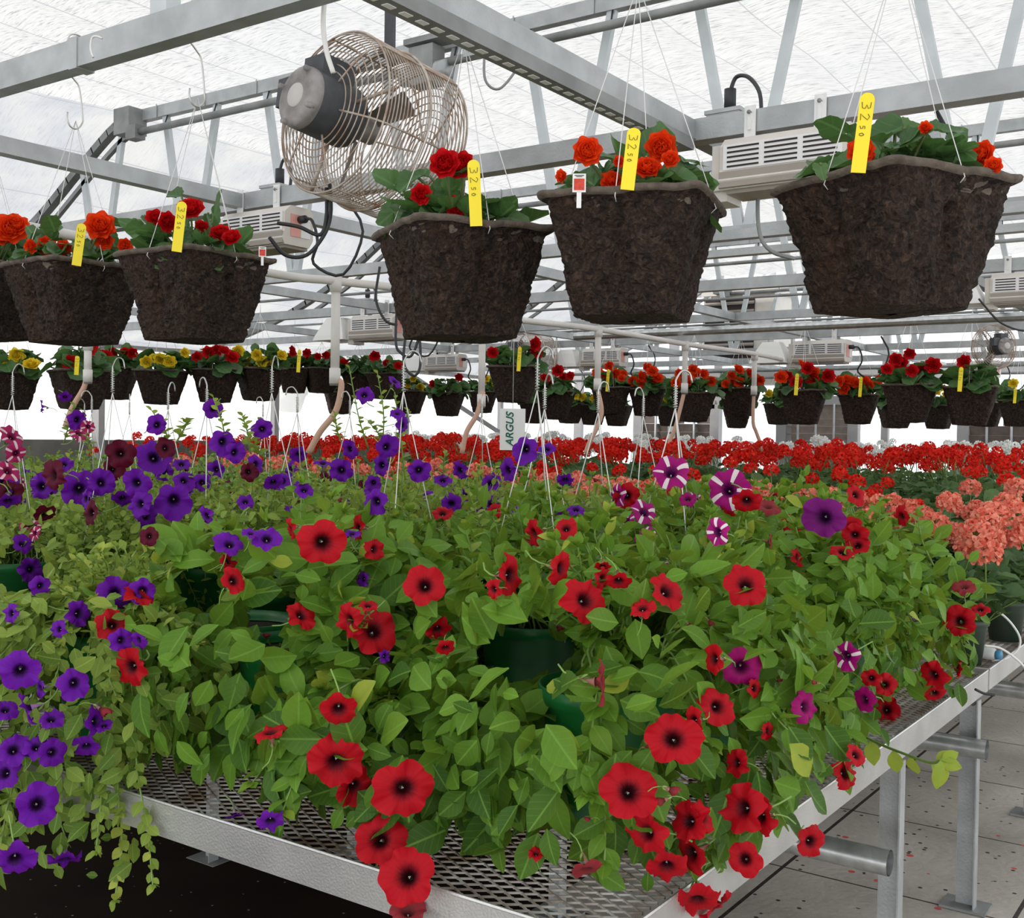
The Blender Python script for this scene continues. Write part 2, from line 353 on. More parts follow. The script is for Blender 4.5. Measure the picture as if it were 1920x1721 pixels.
# ceiling curtain: profile across X, extruded along Y
prof = [(3.5, 3.64), (-6.35, 3.64), (-6.6, 3.57), (-6.97, 3.36), (-7.5, 3.05), (-8.2, 2.72), (-9.0, 2.46), (-9.75, 2.33)]
xs = []; zs = []
for (x0, z0), (x1, z1) in zip(prof[:-1], prof[1:]):
    k = max(1, int(math.hypot(x1-x0, z1-z0)/.07)); t = np.arange(k)/k; xs += list(x0+(x1-x0)*t); zs += list(z0+(z1-z0)*t)
xs = np.array(xs+[prof[-1][0]]); zs = np.array(zs+[prof[-1][1]]); ys = np.arange(-2.5, 13.9, .2)
X, Y = np.meshgrid(xs, ys, indexing='ij'); Z = np.broadcast_to(zs[:, None], X.shape) + .025*np.abs(np.sin(PI*(X+30)/.42)) + .02*vnoise(np.stack([X*1.2, Y*1.5, X*0], -1), 3) - .018*np.abs(np.sin(PI*(Y-1.6)/1.55))
v = np.stack([X, Y, Z], -1).reshape(-1, 3); nx, ny = X.shape
i, j = np.meshgrid(np.arange(nx-1), np.arange(ny-1), indexing='ij'); q = (i*ny+j).ravel()
m = MB(); m.add(v, np.stack([q, q+ny, q+ny+1, q+1], -1)); struct(m.build('ceiling', 'curtain'))
# left wall (X=-9.8) and far wall (Y=15): poly sheet on a grey frame over a low knee wall
XL, YF = -9.8, 15.0
m = MB(); m.box((XL, 6.5, 1.9), (.012, 17, 1.0)); struct(m.build('wall_left', 'poly', smooth=False))
m = MB(); m.box((XL, 6.5, .70), (.05, 17, 1.40)); struct(m.build('baseboard_left', 'knee', smooth=False))
m = MB(); m.box((-3.2, YF, 2.75), (13.2, .012, 4.7)); struct(m.build('wall_far', 'poly', smooth=False))
m = MB(); m.box((-3.2, YF, .2), (13.2, .05, .4)); struct(m.build('baseboard_far', 'knee', smooth=False))
k = 1
def trim(a, b, w, h, mt='frame', up=(0, 0, 1)):
    global k
    m = MB(); m.beam(a, b, w, h, up=up); struct(m.build('trim_%d' % k, mt, smooth=False)); k += 1
for y in (4.35, 6.75, 9.1, 11.4, 13.6): trim((XL+.06, y, 0), (XL+.06, y, 2.42), .12 if y in (6.75, 11.4) else .06, .07, up=(0, 1, 0))
trim((XL+.08, -2, 2.36), (XL+.08, YF, 2.36), .10, .08)
trim((-9.6, YF-.05, 2.42), (3, YF-.05, 2.42), .08, .09)
trim((-9.6, YF-.05, 3.6), (3, YF-.05, 3.6), .07, .07)
for px in (1085, 1262, 1345, 1480, 1660): 
    p = aty(px, 790, YF-.08); trim((p[0], p[1], 0), (p[0], p[1], 4.6), .13 if px in (1085, 1262) else .09, .08, up=(0, 1, 0))
trim((-8.4, 13.5, .9), (-9.7, 11.2, 2.4), .05, .05)
p = aty(1720, 700, YF-.1)
for z in (.9,): trim((-9.6, YF-.05, z), (3, YF-.05, z), .05, .06)
# far roof beyond the end of the curtain: clear sheet on rafters
m = MB(); m.box((-3.2, 14.45, 4.05), (13, 1.1, .01)); struct(m.build('window_1', 'poly', smooth=False))

# ------------------------------------------------------------------ trusses and beams
def web(m, x, y, dx, z0=2.42, z1=3.58, w=.038):
    m.beam((x, y, z0), (x+dx, y, z1), w, .03, up=(0, 1, 0))
TY = [1.55, 4.67, 7.85, 10.95, 13.9]
TN = ['nearest roof truss, its web legs meeting the beam with the S hooks', 'galvanized roof truss with V webs just behind the big cage fan', 'galvanized roof truss with V webs, the third one back', 'distant roof truss with thin V webs, fourth one back', 'farthest roof truss standing against the bright end wall']
for ti, y in enumerate(TY):
    if ti == 0: continue
    t = empty('roof_truss', (0, y, 2.4), TN[ti], 'truss', 'roof trusses')
    m = MB(); m.beam((-9.3, 0, .02), (2.5, 0, .02), .05, .06); m.build('bottom_chord', 'galv', t, False)
    m = MB(); m.beam((-6.3, 0, 1.17), (2.5, 0, 1.17), .05, .075)
    for x in np.arange(-6.1, 2.4, .47): m.beam((x, -.03, 1.13), (x, -.03, 1.215), .006, .004, up=(0, 1, 0))
    m.build('top_chord', 'galv', t, False)
    m = MB(); m.tube([(-6.25, -.1, 1.03), (2.5, -.1, 1.03)], .022, 10); m.build('drive_shaft', 'galvd', t)
    m = MB()
    P = smoothpath([(-6.3, 0, 1.17), (-6.55, 0, 1.14), (-6.98, 0, .90), (-7.52, 0, .58), (-8.3, 0, .25), (-9.3, 0, -.02)], 26)
    for a, b in zip(P[:-1], P[1:]): m.beam(a, b+(b-a)*.1, .05, .055, up=(0, 1, 0))
    P2 = P-np.array([-.06, .0, .10])
    for a, b in zip(P2[:18], P2[1:19]): m.beam(a, b, .03, .03, up=(0, 1, 0))
    m.build('side_arch', 'galvd', t, False)
    m = MB(); m.box((-6.33, -.06, 1.12), (.16, .14, .17)); m.box((-6.22, -.1, 1.03), (.10, .08, .09)); m.build('corner_bracket', 'galvd', t, False)
    m = MB()
    for x in np.arange(-5.79-.94, 1.8, .94):
        m = MB(); m.beam((x-.02, 0, .04), (x-.25, 0, 1.14), .045, .03, up=(0, 1, 0)); m.build('web', 'web', t, False)
        m = MB(); m.beam((x+.02, 0, .04), (x+.25, 0, 1.14), .045, .03, up=(0, 1, 0)); m.build('web', 'web', t, False)
    m = MB()
    for x in np.arange(-6.0, 1.8, .47): m.tube([(x, -.02, 1.13), (x+.01, -.05, 1.06), (x+.03, -.08, 1.02)], .005, 5)
    m.build('cable_clip', 'black', t)
for i, y in enumerate((3.08, 6.2, 9.4, 12.4)):
    m = MB(); m.beam((-4.85 if i == 0 else -9.2, y, 2.42), (2.2, y, 2.42), .06, .065)
    o = m.build('cross_beam', 'galv', smooth=False)
    tag(o, ['square galvanized cross beam carrying the two nearest grow lights', 'galvanized cross beam, second one behind the cage fan', 'galvanized cross beam far back carrying small grow lights', 'galvanized cross beam closest to the far wall'][i], 'beam', 'cross beams')
m = MB(); m.beam((-5.3, 2.02, 2.62), (1.2, 2.02, 2.62), .055, .085)
o = m.build('hook_beam', 'galv', smooth=False); tag(o, 'thick galvanized beam at upper left with S hooks hung over it', 'beam')
m = MB(); m.beam((-3.03, 2.02, 2.62), (-2.99, 2.02, 2.62), .062, .094); m.build('splice_plate', 'galv', o, False)
m = MB(); m.box((-2.62, 2.02, 3.1), (.07, .05, .9)); o = m.build('hanger_post', 'web', smooth=False); tag(o, 'short pale post rising from the hook beam at top left', 'post')
for i, x in enumerate((-7.4, -5.45, -3.48, -1.51)):
    o = bpy.data.objects.new('long_beam', None); COL.objects.link(o); o.location = (x, 0, 2.42)
    tag(o, ['long galvanized beam running back nearest the left wall', 'long galvanized beam running back, second one in from the left wall', 'long galvanized beam running back at middle left under the cage fan', 'long perforated strut channel running back from top centre to the grow light'][i], 'beam', 'long beams')
    m = MB(); m.beam((0, .2, 0), (0, 14.9 if i < 3 else 3.05, 0), .05, .055); m.build('web' if 0 else 'rail', 'galv', o, False)
    if i == 3:
        m = MB(); m.beam((0, .2, -.045), (0, 3.04, -.045), .05, .035); m.build('channel', 'galvd', o, False)
        m = MB()
        for y in np.arange(.3, 3.0, .052): m.box((0, y, -.063), (.016, .028, .002))
        m.build('slots', 'card', o, False)
        m = MB(); m.beam((0, 3.12, 0), (0, 14.9, 0), .05, .05); m.build('far_rail', 'galvd', o, False)
# double unistrut + pipes across
for i, (y, z, x0, lab) in enumerate(((4.4, 2.36, -2.6, 'double strut channel crossing behind the hanging baskets at right'), (7.4, 2.28, -4.6, 'thin shiny heating pipe crossing above the far baskets'))):
    m = MB()
    if i == 0: m.beam((x0, y, z), (2, y, z), .04, .04); m.beam((x0, y, z-.075), (2, y, z-.075), .045, .03)
    else: m.tube([(x0, y, z), (2, y, z)], .03, 10)
    tag(m.build('cross_strut' if i == 0 else 'heating_pipe', 'galv' if i == 0 else 'pipe', smooth=False), lab, 'beam' if i == 0 else 'pipe')
for i, (y, z) in enumerate(((6.05, 2.52), (7.7, 2.54), (9.2, 2.52), (10.8, 2.54), (12.2, 2.30), (13.6, 2.30))):
    m = MB(); m.tube([(-9.3, y, z), (2.2, y, z)], .011 if i < 4 else .018, 6)
    tag(m.build('cable_conduit', 'galvd'), 'thin grey conduit running across above the %s cross beam from the front' % ORD[i+1], 'conduit', 'thin conduits over the beams')
# water pipe with drops and tan hoses
pts = [atz(px, py, 2.2) for px, py in ((-40, 408), (507, 512), (630, 527), (790, 548), (905, 590), (1120, 617), (1285, 645), (1440, 668), (1525, 692))]
m = MB(); m.tube(smoothpath(pts, 70), .019, 8); o = m.build('water_pipe', 'pvc'); tag(o, 'long white plastic water pipe sagging back over the beds', 'pipe')
for i, (a, dz, hz) in enumerate((((630, 527, 2.2), .44, [(640, 720), (630, 770), (600, 810), (578, 850)]), ((905, 590, 2.2), .5, [(905, 735), (895, 775), (875, 810), (866, 850)]), ((1122, 617, 2.2), .36, [(1128, 770), (1120, 800), (1105, 830), (1098, 850)]), ((1285, 645, 2.2), .33, [(1272, 780), (1265, 805), (1255, 830), (1250, 850)]), ((1415, 664, 2.2), .3, [(1412, 790), (1418, 810), (1425, 830), (1427, 845)]), ((165, 640, 2.0), .2, [(166, 690), (158, 725), (135, 765), (122, 800)]))):
    p = atz(*a); D = project(p)[2]; m = MB()
    o = empty('drop_hose', p, 'tan watering hose hanging from the white pipe, %s drop from the left' % ORD[[1, 2, 3, 4, 5, 0][i]], 'hose', 'watering drops')
    m.tube([(0, 0, 0), (0, 0, -dz)], .021, 10); m.tube([(0, 0, .02), (0, 0, -.05)], .028, 10); m.tube([(0, 0, -dz+.04), (0, 0, -dz-.03)], .026, 10); m.build('drop_pipe', 'pvc', o)
    q = [np.array([0, 0, -dz-.02])]+[atD(x, y, D)-p for x, y in hz]
    m = MB(); m.tube(smoothpath(q, 24), .015, 8); m.build('hose', 'hose', o)
    m = MB(); m.tube([(0, 0, -dz-.015), (0, 0, -dz-.04)], .024, 10); m.build('clamp', 'galvd', o)
# ------------------------------------------------------------------ far wall equipment
def louver(x0, x1, z0, z1, mt, lab, n, gaps=False):
    p = ((x0+x1)/2, YF-.10, z0); o = empty('vent_louver', p, lab, 'louver'); w = x1-x0; h = z1-z0
    m = MB(); m.box((-w/2, 0, h/2), (.14, .12, h+.1)); m.box((w/2, 0, h/2), (.14, .12, h+.1)); m.box((0, 0, h+.05), (w, .12, .12)); m.box((0, 0, -.03), (w, .12, .08)); m.build('louver_frame', 'frame', o, False)
    m = MB()
    for i in range(n):
        if gaps and i % 3 == 1:
            for xx in (-.36, .0, .36): m.box((xx*w, .0, (i+.5)*h/n), (w*.19, .015, h/n*.9), R=None)
        else: m.box((0, 0, (i+.5)*h/n), (w, .02, h/n*1.06), R=[[1, 0, 0], [0, .95, -.31], [0, .31, .95]])
    m.build('louver_slats', mt, o, False)
    m = MB()
    for xx in (-.25, .0, .25): m.tube([(xx*w, -.07, 0), (xx*w, -.07, h)], .017, 6)
    m.build('guard_rod', 'galv', o)
louver(-5.85, -4.85, .9, 2.0, 'louverp', 'closed pale shutter louver in the far wall, right of centre', 11)
louver(-8.1, -6.85, .9, 1.95, 'louver', 'dark brown louver in the far wall at middle, partly behind baskets', 9, True)
louver(-3.45, -2.3, .9, 1.95, 'louver', 'dark brown louver at far right of the far wall with bright gaps', 9, True)
o = empty('unit_heater', (-6.1, 14.2, 2.55), 'large tan heater unit with dark louvered face high on the far wall', 'heater')
m = MB(); m.box((0, 0, .42), (1.0, .6, .9)); m.box((0, 0, .9), (1.06, .64, .06)); m.build('heater_casing', 'beige', o, False)
m = MB(); m.box((-.12, -.31, .42), (.7, .02, .78)); m.build('heater_opening', 'slot', o, False)
m = MB()
for i in range(7): m.box((-.12, -.33, .1+i*.11), (.7, .05, .022), R=[[1, 0, 0], [0, .8, -.6], [0, .6, .8]])
m.build('heater_slats', 'beiged', o, False)
m = MB(); m.tube([(.3, 0, .9), (.3, 0, 1.25)], .09, 12); m.build('flue', 'galv', o)
m = MB(); m.box((-5.9, 14.1, 2.28), (1.7, .3, .10)); tag(m.build('heater_shelf', 'beige', smooth=False), 'pale shelf bracket under the tan heater unit', 'shelf')
# ------------------------------------------------------------------ grow lights
def growlight(loc, ry, lab, hood=True, big=False, sc=1.0):
    o = empty('grow_light', loc, lab, 'lamp', 'grow light ballasts', ry); o.scale = (sc,)*3
    # body profile in YZ, extruded along X ; front face toward -Y
    L = .37; pr = np.array([(-.045, .0), (-.075, -.028), (-.075, -.095), (-.088, -.128), (-.075, -.152), (.055, -.152), (.075, -.12), (.075, -.02), (.055, 0)])
    n = len(pr); v = np.concatenate([np.column_stack([np.full(n, -L/2), pr]), np.column_stack([np.full(n, L/2), pr])])
    m = MB(); m.add(v, [[a, (a+1) % n, n+(a+1) % n, n+a] for a in range(n)]); m.add(v[:n], [list(range(n))]); m.add(v[n:], [list(range(n-1, -1, -1))]); m.build('housing', 'beige', o, False)
    m = MB(); m.box((0, -.083, -.126), (L*.99, .006, .045), R=[[1, 0, 0], [0, 1, 0], [0, -.3, 1]]); m.box((0, -.0, -.156), (L*.92, .12, .012)); m.build('lower_panel', 'beiged', o, False)
    m = MB(); m.box((0, -.0765, -.061), (L*.94, .004, .072)); m.build('grille_panel', 'card', o, False)
    m = MB()
    for c in (-1, 0, 1):
        for r in range(5): m.box((c*L*.305, -.079, -.034-r*.0135), (L*.26, .003, .005))
    m.build('vent_slots', 'slot', o, False)
    m = MB(); m.box((-L/2-.014, .0, -.085), (.03, .13, .13)); m.box((-L/2-.012, .0, -.165), (.05, .10, .03)); m.build('end_cap', 'beige', o, False)
    m = MB(); m.box((L/2+.002, -.02, -.075), (.003, .05, .085)); m.build('warning_label', 'pink', o, False)
    m = MB(); m.box((L/2+.002, .032, -.075), (.003, .05, .085)); m.build('rating_label', 'card', o, False)
    for x in (-.30*L, .26*L):
        m = MB(); m.box((x, .036, .045), (.034, .004, .09)); m.build('hanger_bracket', 'card', o, False); m = MB(); m.box((x, -.036, .045), (.034, .004, .09)); m.box((x, -.040, .05), (.010, .008, .06)); b = m.build('hanger_bracket', 'card', o, False)
        m = MB(); m.tube([(x, -.048, .07), (x, -.036, .07)], .006, 8); m.build('bolt', 'galvd', b)
    m = MB(); m.tube([(L/2, 0, -.05), (L/2+.035, 0, -.05)], .015, 10); m.tube(smoothpath([(L/2+.035, 0, -.05), (L/2+.07, 0, -.06), (L/2+.09, .01, -.14), (L/2+.06, .02, -.22), (L/2+.16, .08, -.26), (L/2+.24, .1, -.1), (L/2+.2, .05, .02)], 26), .006, 6); m.build('power_cord', 'black', o)
    if hood:
        h = np.array([(-.06, .02), (-.085, -.02), (-.125, -.10), (-.135, -.13)])
        m = MB()
        for a, b in zip(h[:-1], h[1:]):
            q = [(sx*(c[0]), sy*(abs(c[0])*.75), c[1]) for c in (a, b) for sx, sy in ((1, 1), (-1, 1), (-1, -1), (1, -1))]
            q = np.array(q)+np.array([-L/2-.17, 0, -.02]); m.add(q, [[0, 1, 5, 4], [1, 2, 6, 5], [2, 3, 7, 6], [3, 0, 4, 7]])
        m.add(np.array([(-.06, -.045, .02), (.06, -.045, .02), (.06, .045, .02), (-.06, .045, .02)])+np.array([-L/2-.17, 0, -.02]), [[0, 1, 2, 3]]); m.build('reflector_hood', 'white', o, False)
    return o
growlight((-1.2, 3.08, 2.372), 0, 'beige grow light ballast with slotted front, beside the rightmost near basket', False)
growlight((-3.36, 3.08, 2.372), 0, 'beige grow light ballast left of the cage fan, above the red begonia basket', False)
growlight((-1.12, 6.2, 2.372), 0, 'beige grow light ballast at the far right edge behind the rightmost basket', True)
growlight((-5.55, 6.2, 2.372), 0, 'grow light with white hood at centre left behind the second near basket', True, sc=1.15)
growlight((-7.45, 9.4, 2.36), 0, 'small grow light with black cord loops, above the yellow begonias', True, sc=1.15)
growlight((-5.5, 9.4, 2.36), 0, 'small grow light between the two white hoods in the middle distance', True, sc=1.15)
growlight((-3.35, 9.4, 2.36), 0, 'small bright grow light in front of the tan heater unit', True, sc=1.25)
growlight((-2.75, 12.4, 2.36), 0, 'tiny grow light between the two dark red begonia baskets at right', True, sc=1.15)
growlight((-8.1, 12.4, 2.36), 0, 'tiny grow light far behind the orange begonia basket with a tag', True, sc=1.15)
for i, (x, y) in enumerate(((-1.49, 3.3), (-3.52, 3.3), (-5.85, 6.4), (-7.6, 9.6))):
    o = empty('junction_box', (x, y, 2.46), ['grey junction box with plug and curved cord on the beam, near right', 'grey junction box with black plug on the beam at left', 'grey junction box with cord over the white hooded grow light', 'grey junction box over the small grow light with cord loops'][i], 'junction box', 'junction boxes')
    m = MB(); m.box((0, 0, .03), (.11, .11, .06)); m.box((0, 0, .065), (.12, .12, .012)); m.build('box_body', 'galv', o, False)
    m = MB(); m.tube([(.0, 0, .07), (0, 0, .09)], .014, 12); m.tube([(0, 0, .085), (0, 0, .145)], .019, 14); m.build('plug', 'black', o)
    m = MB(); m.tube(smoothpath([(0, 0, .14), (.02, 0, .18), (.07, -.02, .165), (.12, -.05, .10), (.14, -.08, 0)], 20), .0065, 6); m.build('cord', 'black', o)
# ------------------------------------------------------------------ cage fan
def cagefan(c, ax, sc, lab, up=None, rear=False, z0=-.01, z1=.30):
    o = bpy.data.objects.new('circulation_fan', None); COL.objects.link(o); tag(o, lab, 'fan'); o.location = c
    R = frame_z(ax); o.rotation_euler = Matrix([list(r) for r in R]).to_euler(); o.scale = (sc,)*3
    # local +z points along axis away from the motor ; drum from z=0 .. .36, radius .235
    m = MB(); ring = lambda r, z, w=.0022, n=64: m.tube([(r*math.cos(a), r*math.sin(a), z) for a in np.arange(n)*2*PI/n], w, 5, closed=True)
    for z in np.linspace(z0, z1, max(6, int((z1-z0)/.0115))): ring(.238, z, .0021)
    ring(.243, (z0+z1)/2, .005); ring(.238, z1, .0035); ring(.238, z0, .0035)
    for i, r in enumerate(np.linspace(.085, .225, 8)): ring(r, z0-.05*(1-(r/.235)**2)**.5*1.0, .002)
    for i, r in enumerate(np.linspace(.05, .22, 9)): ring(r, z1+.05*(1-(r/.235)**2)**.5, .002)
    for i in range(6):
        a = i*PI/3+.3; ca, sa = math.cos(a), math.sin(a)
        P = [(r*ca, r*sa, z0-.05*(1-(min(r, .235)/.235)**2)**.5) for r in np.linspace(.08, .235, 8)]+[(.241*ca, .241*sa, z) for z in np.linspace(z0+.01, z1, 5)]+[(r*ca, r*sa, z1+.05*(1-(min(r, .235)/.235)**2)**.5) for r in np.linspace(.235, .04, 8)]
        m.tube(P, .0032, 5)
    m.build('cage', 'cage', o)
    m = MB(); m.lathe([(0, -.13), (.068, -.13), (.074, -.122), (.075, -.02), (.076, -.01)], n=40); m.lathe([(.075, -.02), (.075, .03), (.07, .045), (0, .045)], n=40)
    mo = m.build('motor', 'motor', o); mo.scale = (1.2, 1.2, 1.05)
    m = MB(); m.lathe([(0, -.142), (.06, -.142), (.071, -.134), (.0745, -.120), (.0745, -.112)], n=40)
    for a in (0.5, 2.1, 3.7, 5.2): m.tube([(.066*math.cos(a), .066*math.sin(a), -.15), (.066*math.cos(a), .066*math.sin(a), -.12)], .007, 8)
    m.build('motor_face', 'motorf', mo)
    m = MB(); m.lathe([(0, -.1455), (.027, -.1455), (.029, -.142)], n=32); m.build('motor_plate', 'sticker', mo)
    ul = R.T @ np.array([0, 0, 1.]); ul[2] = 0; ul = unit(ul); sl_ = np.cross(ul, (0, 0, 1)); B = np.array([sl_, ul, (0, 0, 1)]).T
    m = MB(); m.box(ul*.085+np.array([0, 0, -.04]), (.075, .055, .11), R=B); m.build('capacitor_cover', 'motor', mo, False)
    m = MB(); m.box(ul*.035-sl_*-.085+np.array([0, 0, -.075]), (.055, .07, .075), R=B); m.build('terminal_box', 'motor', mo, False)
    for i in range(3):
        a = i*2*PI/3+.9; m = MB(); n_ = 9; vs = []
        for r in np.linspace(.05, .205, n_):
            wv = .035+.22*(r-.05)
            for s_ in np.linspace(-1, 1, 5):
                an = a+s_*wv/r*.42; vs.append((r*math.cos(an), r*math.sin(an), .10+s_*.035*(.5+r)+.004*math.cos(s_*2)))
        f = [[p*5+q_, p*5+q_+1, (p+1)*5+q_+1, (p+1)*5+q_] for p in range(n_-1) for q_ in range(4)]
        m.add(vs, f); m.build('blade', 'blade', o)
    m = MB(); m.lathe([(0, .06), (.04, .06), (.045, .08), (.045, .14), (0, .15)], n=24); m.tube([(0, 0, .04), (0, 0, .1)], .012, 8); m.build('hub', 'motorf', o)
    for a in (.8, 2.9, 5.0):
        m = MB(); m.tube([(.07*math.cos(a), .07*math.sin(a), .0), (.235*math.cos(a+.1), .235*math.sin(a+.1), z0+.02)], .006, 6); m.build('mount_strut', 'cage', o)
    return o
fanC = atD(568, 184, 3.1); fax = RW @ unit(np.array([.66, -.13, -.74]))
ff = cagefan(fanC+fax*.12, fax, .98, 'large wire cage fan with a black motor hanging at upper left')
tp = fanC+fax*.32; 
o = empty('fan_hanger', tp, 'dark steel hanger strap above the big cage fan', 'hanger')
m = MB(); m.box((-.0, 0, .62), (.034, .012, .74)); m.build('strap', 'motor', o, False)
m = MB(); m.tube([(0, -.03, .25), (0, .03, .25)], .02, 12); m.tube([(0, 0, .25), (.01, 0, .215)], .012, 8); m.build('eye_bolt', 'galvd', o)
m = MB(); P = [atD(x, y, 2.9) for x, y in ((612, -30), (606, 40), (612, 95), (625, 137))]; m.tube(smoothpath(P, 20), .0065, 8); tag(m.build('fan_cable', 'white'), 'white cable running down into the big fan motor', 'cable')
f2 = cagefan(atD(1872, 650, 7.2), RW @ unit(np.array([-.22, .02, -1])), .60, 'round axial fan on the right edge seen face on', z0=.02, z1=.13)
f3 = cagefan(aty(972, 668, 9.0), RW @ unit(np.array([.8, 0, -.6])), 1.0, 'distant cage fan partly behind the dark red begonia basket')
m = MB()
for P in ([(618, 345), (620, 400), (608, 440), (575, 478), (535, 478), (505, 445)], [(612, 352), (612, 405), (600, 440), (560, 425), (520, 418)]): m.tube(smoothpath([atD(x, y, 3.35) for x, y in P], 30), .006, 6)
tag(m.build('cord_loop', 'black'), 'black cord looping between the cage fan and the left grow light', 'cord')
for nm, sets in (('two black cord loops dangling behind the second near basket', ([(712, 500), (705, 560), (722, 600), (745, 610)], [(745, 560), (742, 640), (752, 662), (770, 668), (783, 640), (785, 615)], [(762, 615), (757, 680), (775, 704), (787, 690), (788, 650), (784, 615)])),):
    m = MB()
    for P in sets: m.tube(smoothpath([atD(x, y, 5.0) for x, y in P], 30), .006, 6)
    tag(m.build('cord_loop', 'black'), nm, 'cord')
for P, D, lab in (([(1421, 330), (1423, 430), (1445, 470), (1490, 485)], 3.3, 'grey cable curving down behind the rightmost near basket'), ([(1835, 560), (1870, 600), (1900, 616), (1930, 622)], 5.6, 'dark cable under the far right grow light'), ([(908, 95), (910, 150), (935, 167), (965, 135), (966, 118)], 4.2, 'thin cable loop under the limit switch at top centre')):
    m = MB(); m.tube(smoothpath([atD(x, y, D) for x, y in P], 24), .005 if D > 4 else .006, 6); tag(m.build('cable', 'galvd' if D != 5.6 else 'black'), lab, 'cable')
o = empty('limit_switch', aty(945, 85, 4.5), 'metal limit switch assembly on the drive shaft at top centre', 'switch')
m = MB(); m.box((-.12, 0, .0), (.22, .06, .05)); m.box((.05, 0, .02), (.1, .1, .12)); m.box((.16, 0, -.02), (.14, .05, .04)); m.build('switch_body', 'galv', o, False)
m = MB(); m.box((.0, -.03, .03), (.06, .05, .09)); m.tube([(.2, 0, -.05), (.2, 0, -.15)], .024, 10); m.build('sensor', 'motor', o)
o = empty('shaft_bearing', aty(800, 108, 4.55), 'grey bearing block on the drive shaft right of the big fan', 'bearing')
m = MB(); m.box((0, 0, -.05), (.16, .1, .2)); m.box((.02, 0, .08), (.26, .12, .03)); m.build('block', 'galvd', o, False)
m = MB(); m.tube([(-.16, 0, -.08), (.14, 0, -.08)], .05, 14); m.build('coupling', 'galv', o)
# ------------------------------------------------------------------ benches
def diamond(m, x0, x1, y0, y1, z, lw, sw, r=.0016):
    ny_ = int((y1-y0)/(sw/2)); nx_ = int((x1-x0)/(lw/2)); X = x0+np.arange(nx_+1)*lw/2
    for i in range(ny_):
        base = y0+i*sw/2; sgn = np.where((np.arange(nx_+1)+i) % 2 == 0, 1, -1)
        Y = base+sw/4+sgn*sw*.235
        P = np.stack([X, Y, np.full_like(X, z)+sgn*.0012], -1)
        lo = P+[0, -r*1.1, -r*1.3]; hi = P+[0, r*1.1, -r*1.3]; h2 = P+[0, r*1.1, r*1.2]; l2 = P+[0, -r*1.1, r*1.2]
        v = np.stack([lo, hi, h2, l2], 1).reshape(-1, 3); k_ = np.arange(nx_)[:, None]*4; j = np.arange(4)[None]; jn = (j+1) % 4
        m.add(v, np.stack([k_+j, k_+jn, k_+4+jn, k_+4+j], -1).reshape(-1, 4))
def bench(x0, x1, y0, y1, lab, fine=True, legs=(), group='plant benches', z=.75):
    o = empty('plant_bench', (0, 0, 0), lab, 'bench', group)
    m = MB(); m.box(((x0+x1)/2, y0, z-.032), (x1-x0, .004, .068)); m.box(((x0+x1)/2, y0+.016, z-.064), (x1-x0, .032, .004)); m.tube([(x0, y0, z+.002), (x1, y0, z+.002)], .0035, 6); m.build('front_rail', 'alu', o, False)
    m = MB(); m.box((x1, (y0+y1)/2, z-.032), (.004, y1-y0, .068)); m.box((x1-.016, (y0+y1)/2, z-.064), (.032, y1-y0, .004)); m.tube([(x1, y0, z+.002), (x1, y1, z+.002)], .0035, 6); m.build('side_rail', 'alu', o, False)
    m = MB(); m.box((x0, (y0+y1)/2, z-.032), (.004, y1-y0, .068)); m.build('side_rail', 'alu', o, False)
    m = MB(); m.box(((x0+x1)/2, y1, z-.032), (x1-x0, .004, .068)); m.build('back_rail', 'alu', o, False)
    m = MB(); 
    if fine: diamond(m, x0+.01, x1-.008, y0+.006, y1-.004, z-.012, .050, .026, .0014)
    else: diamond(m, x0+.01, x1-.008, y0+.006, y1-.004, z-.012, .11, .055, .004)
    m.build('mesh_top', 'mesh', o, False)
    for lg in legs:
        y, py_, pz_ = lg if not np.isscalar(lg) else (lg, lg-.07, z-.115)
        m = MB(); m.tube([(x0-.05, py_, pz_), (x1+.045, py_, pz_)], .031, 20, cap=False)
        m.tube([(x1+.045, py_, pz_), (x1-.3, py_, pz_)], .0275, 20, cap=False); m.build('cross_pipe', 'pipe', o)
        for x in (x1-.025, x1-1.05, x0+.02):
            m = MB(); m.box((x, y, (z-.07)/2), (.062, .004, z-.07)); m.box((x+.031, y-.02, (z-.07)/2), (.004, .042, z-.07)); l = m.build('leg', 'galv', o, False)
            m = MB(); m.box((x, y, .006), (.14, .11, .008)); m.build('foot_plate', 'galvd', l, False)
            m = MB(); m.tube([(x+.01, y-.012, z-.085), (x+.01, y+.012, z-.085)], .008, 8); m.build('bolt', 'galvd', l)
    return o
YB = 3.92
bench(-2.75, -.815, 1.437, YB, 'nearest aluminium bench with expanded metal top under the petunias', True, ((2.95, 2.70, .495), (3.80, 3.72, .54)))
bench(-2.75, -.815, YB+.02, 6.2, 'aluminium bench section behind the petunias carrying coral geraniums', True, ((4.9, 4.7, .54), (5.9, 5.7, .54)))
for x0, x1, lab in ((-4.95, -3.05, 'middle'), (-7.2, -5.3, 'left middle'), (-9.5, -7.55, 'leftmost')):
    bench(x0, x1, 1.9 if x0 > -5.2 else 3.2, 6.2, 'aluminium bench of the %s row hidden under flowering plants' % lab, False, (2.6, 5.2))
for x0, x1, lab in ((-2.75, -.9, 'right'), (-4.95, -3.05, 'middle'), (-7.2, -5.3, 'left middle'), (-9.5, -7.55, 'leftmost')):
    bench(x0, x1, 6.3, 13.2, 'far aluminium bench of the %s row under red and white geraniums' % lab, False, (7.5, 10.5, 12.8))
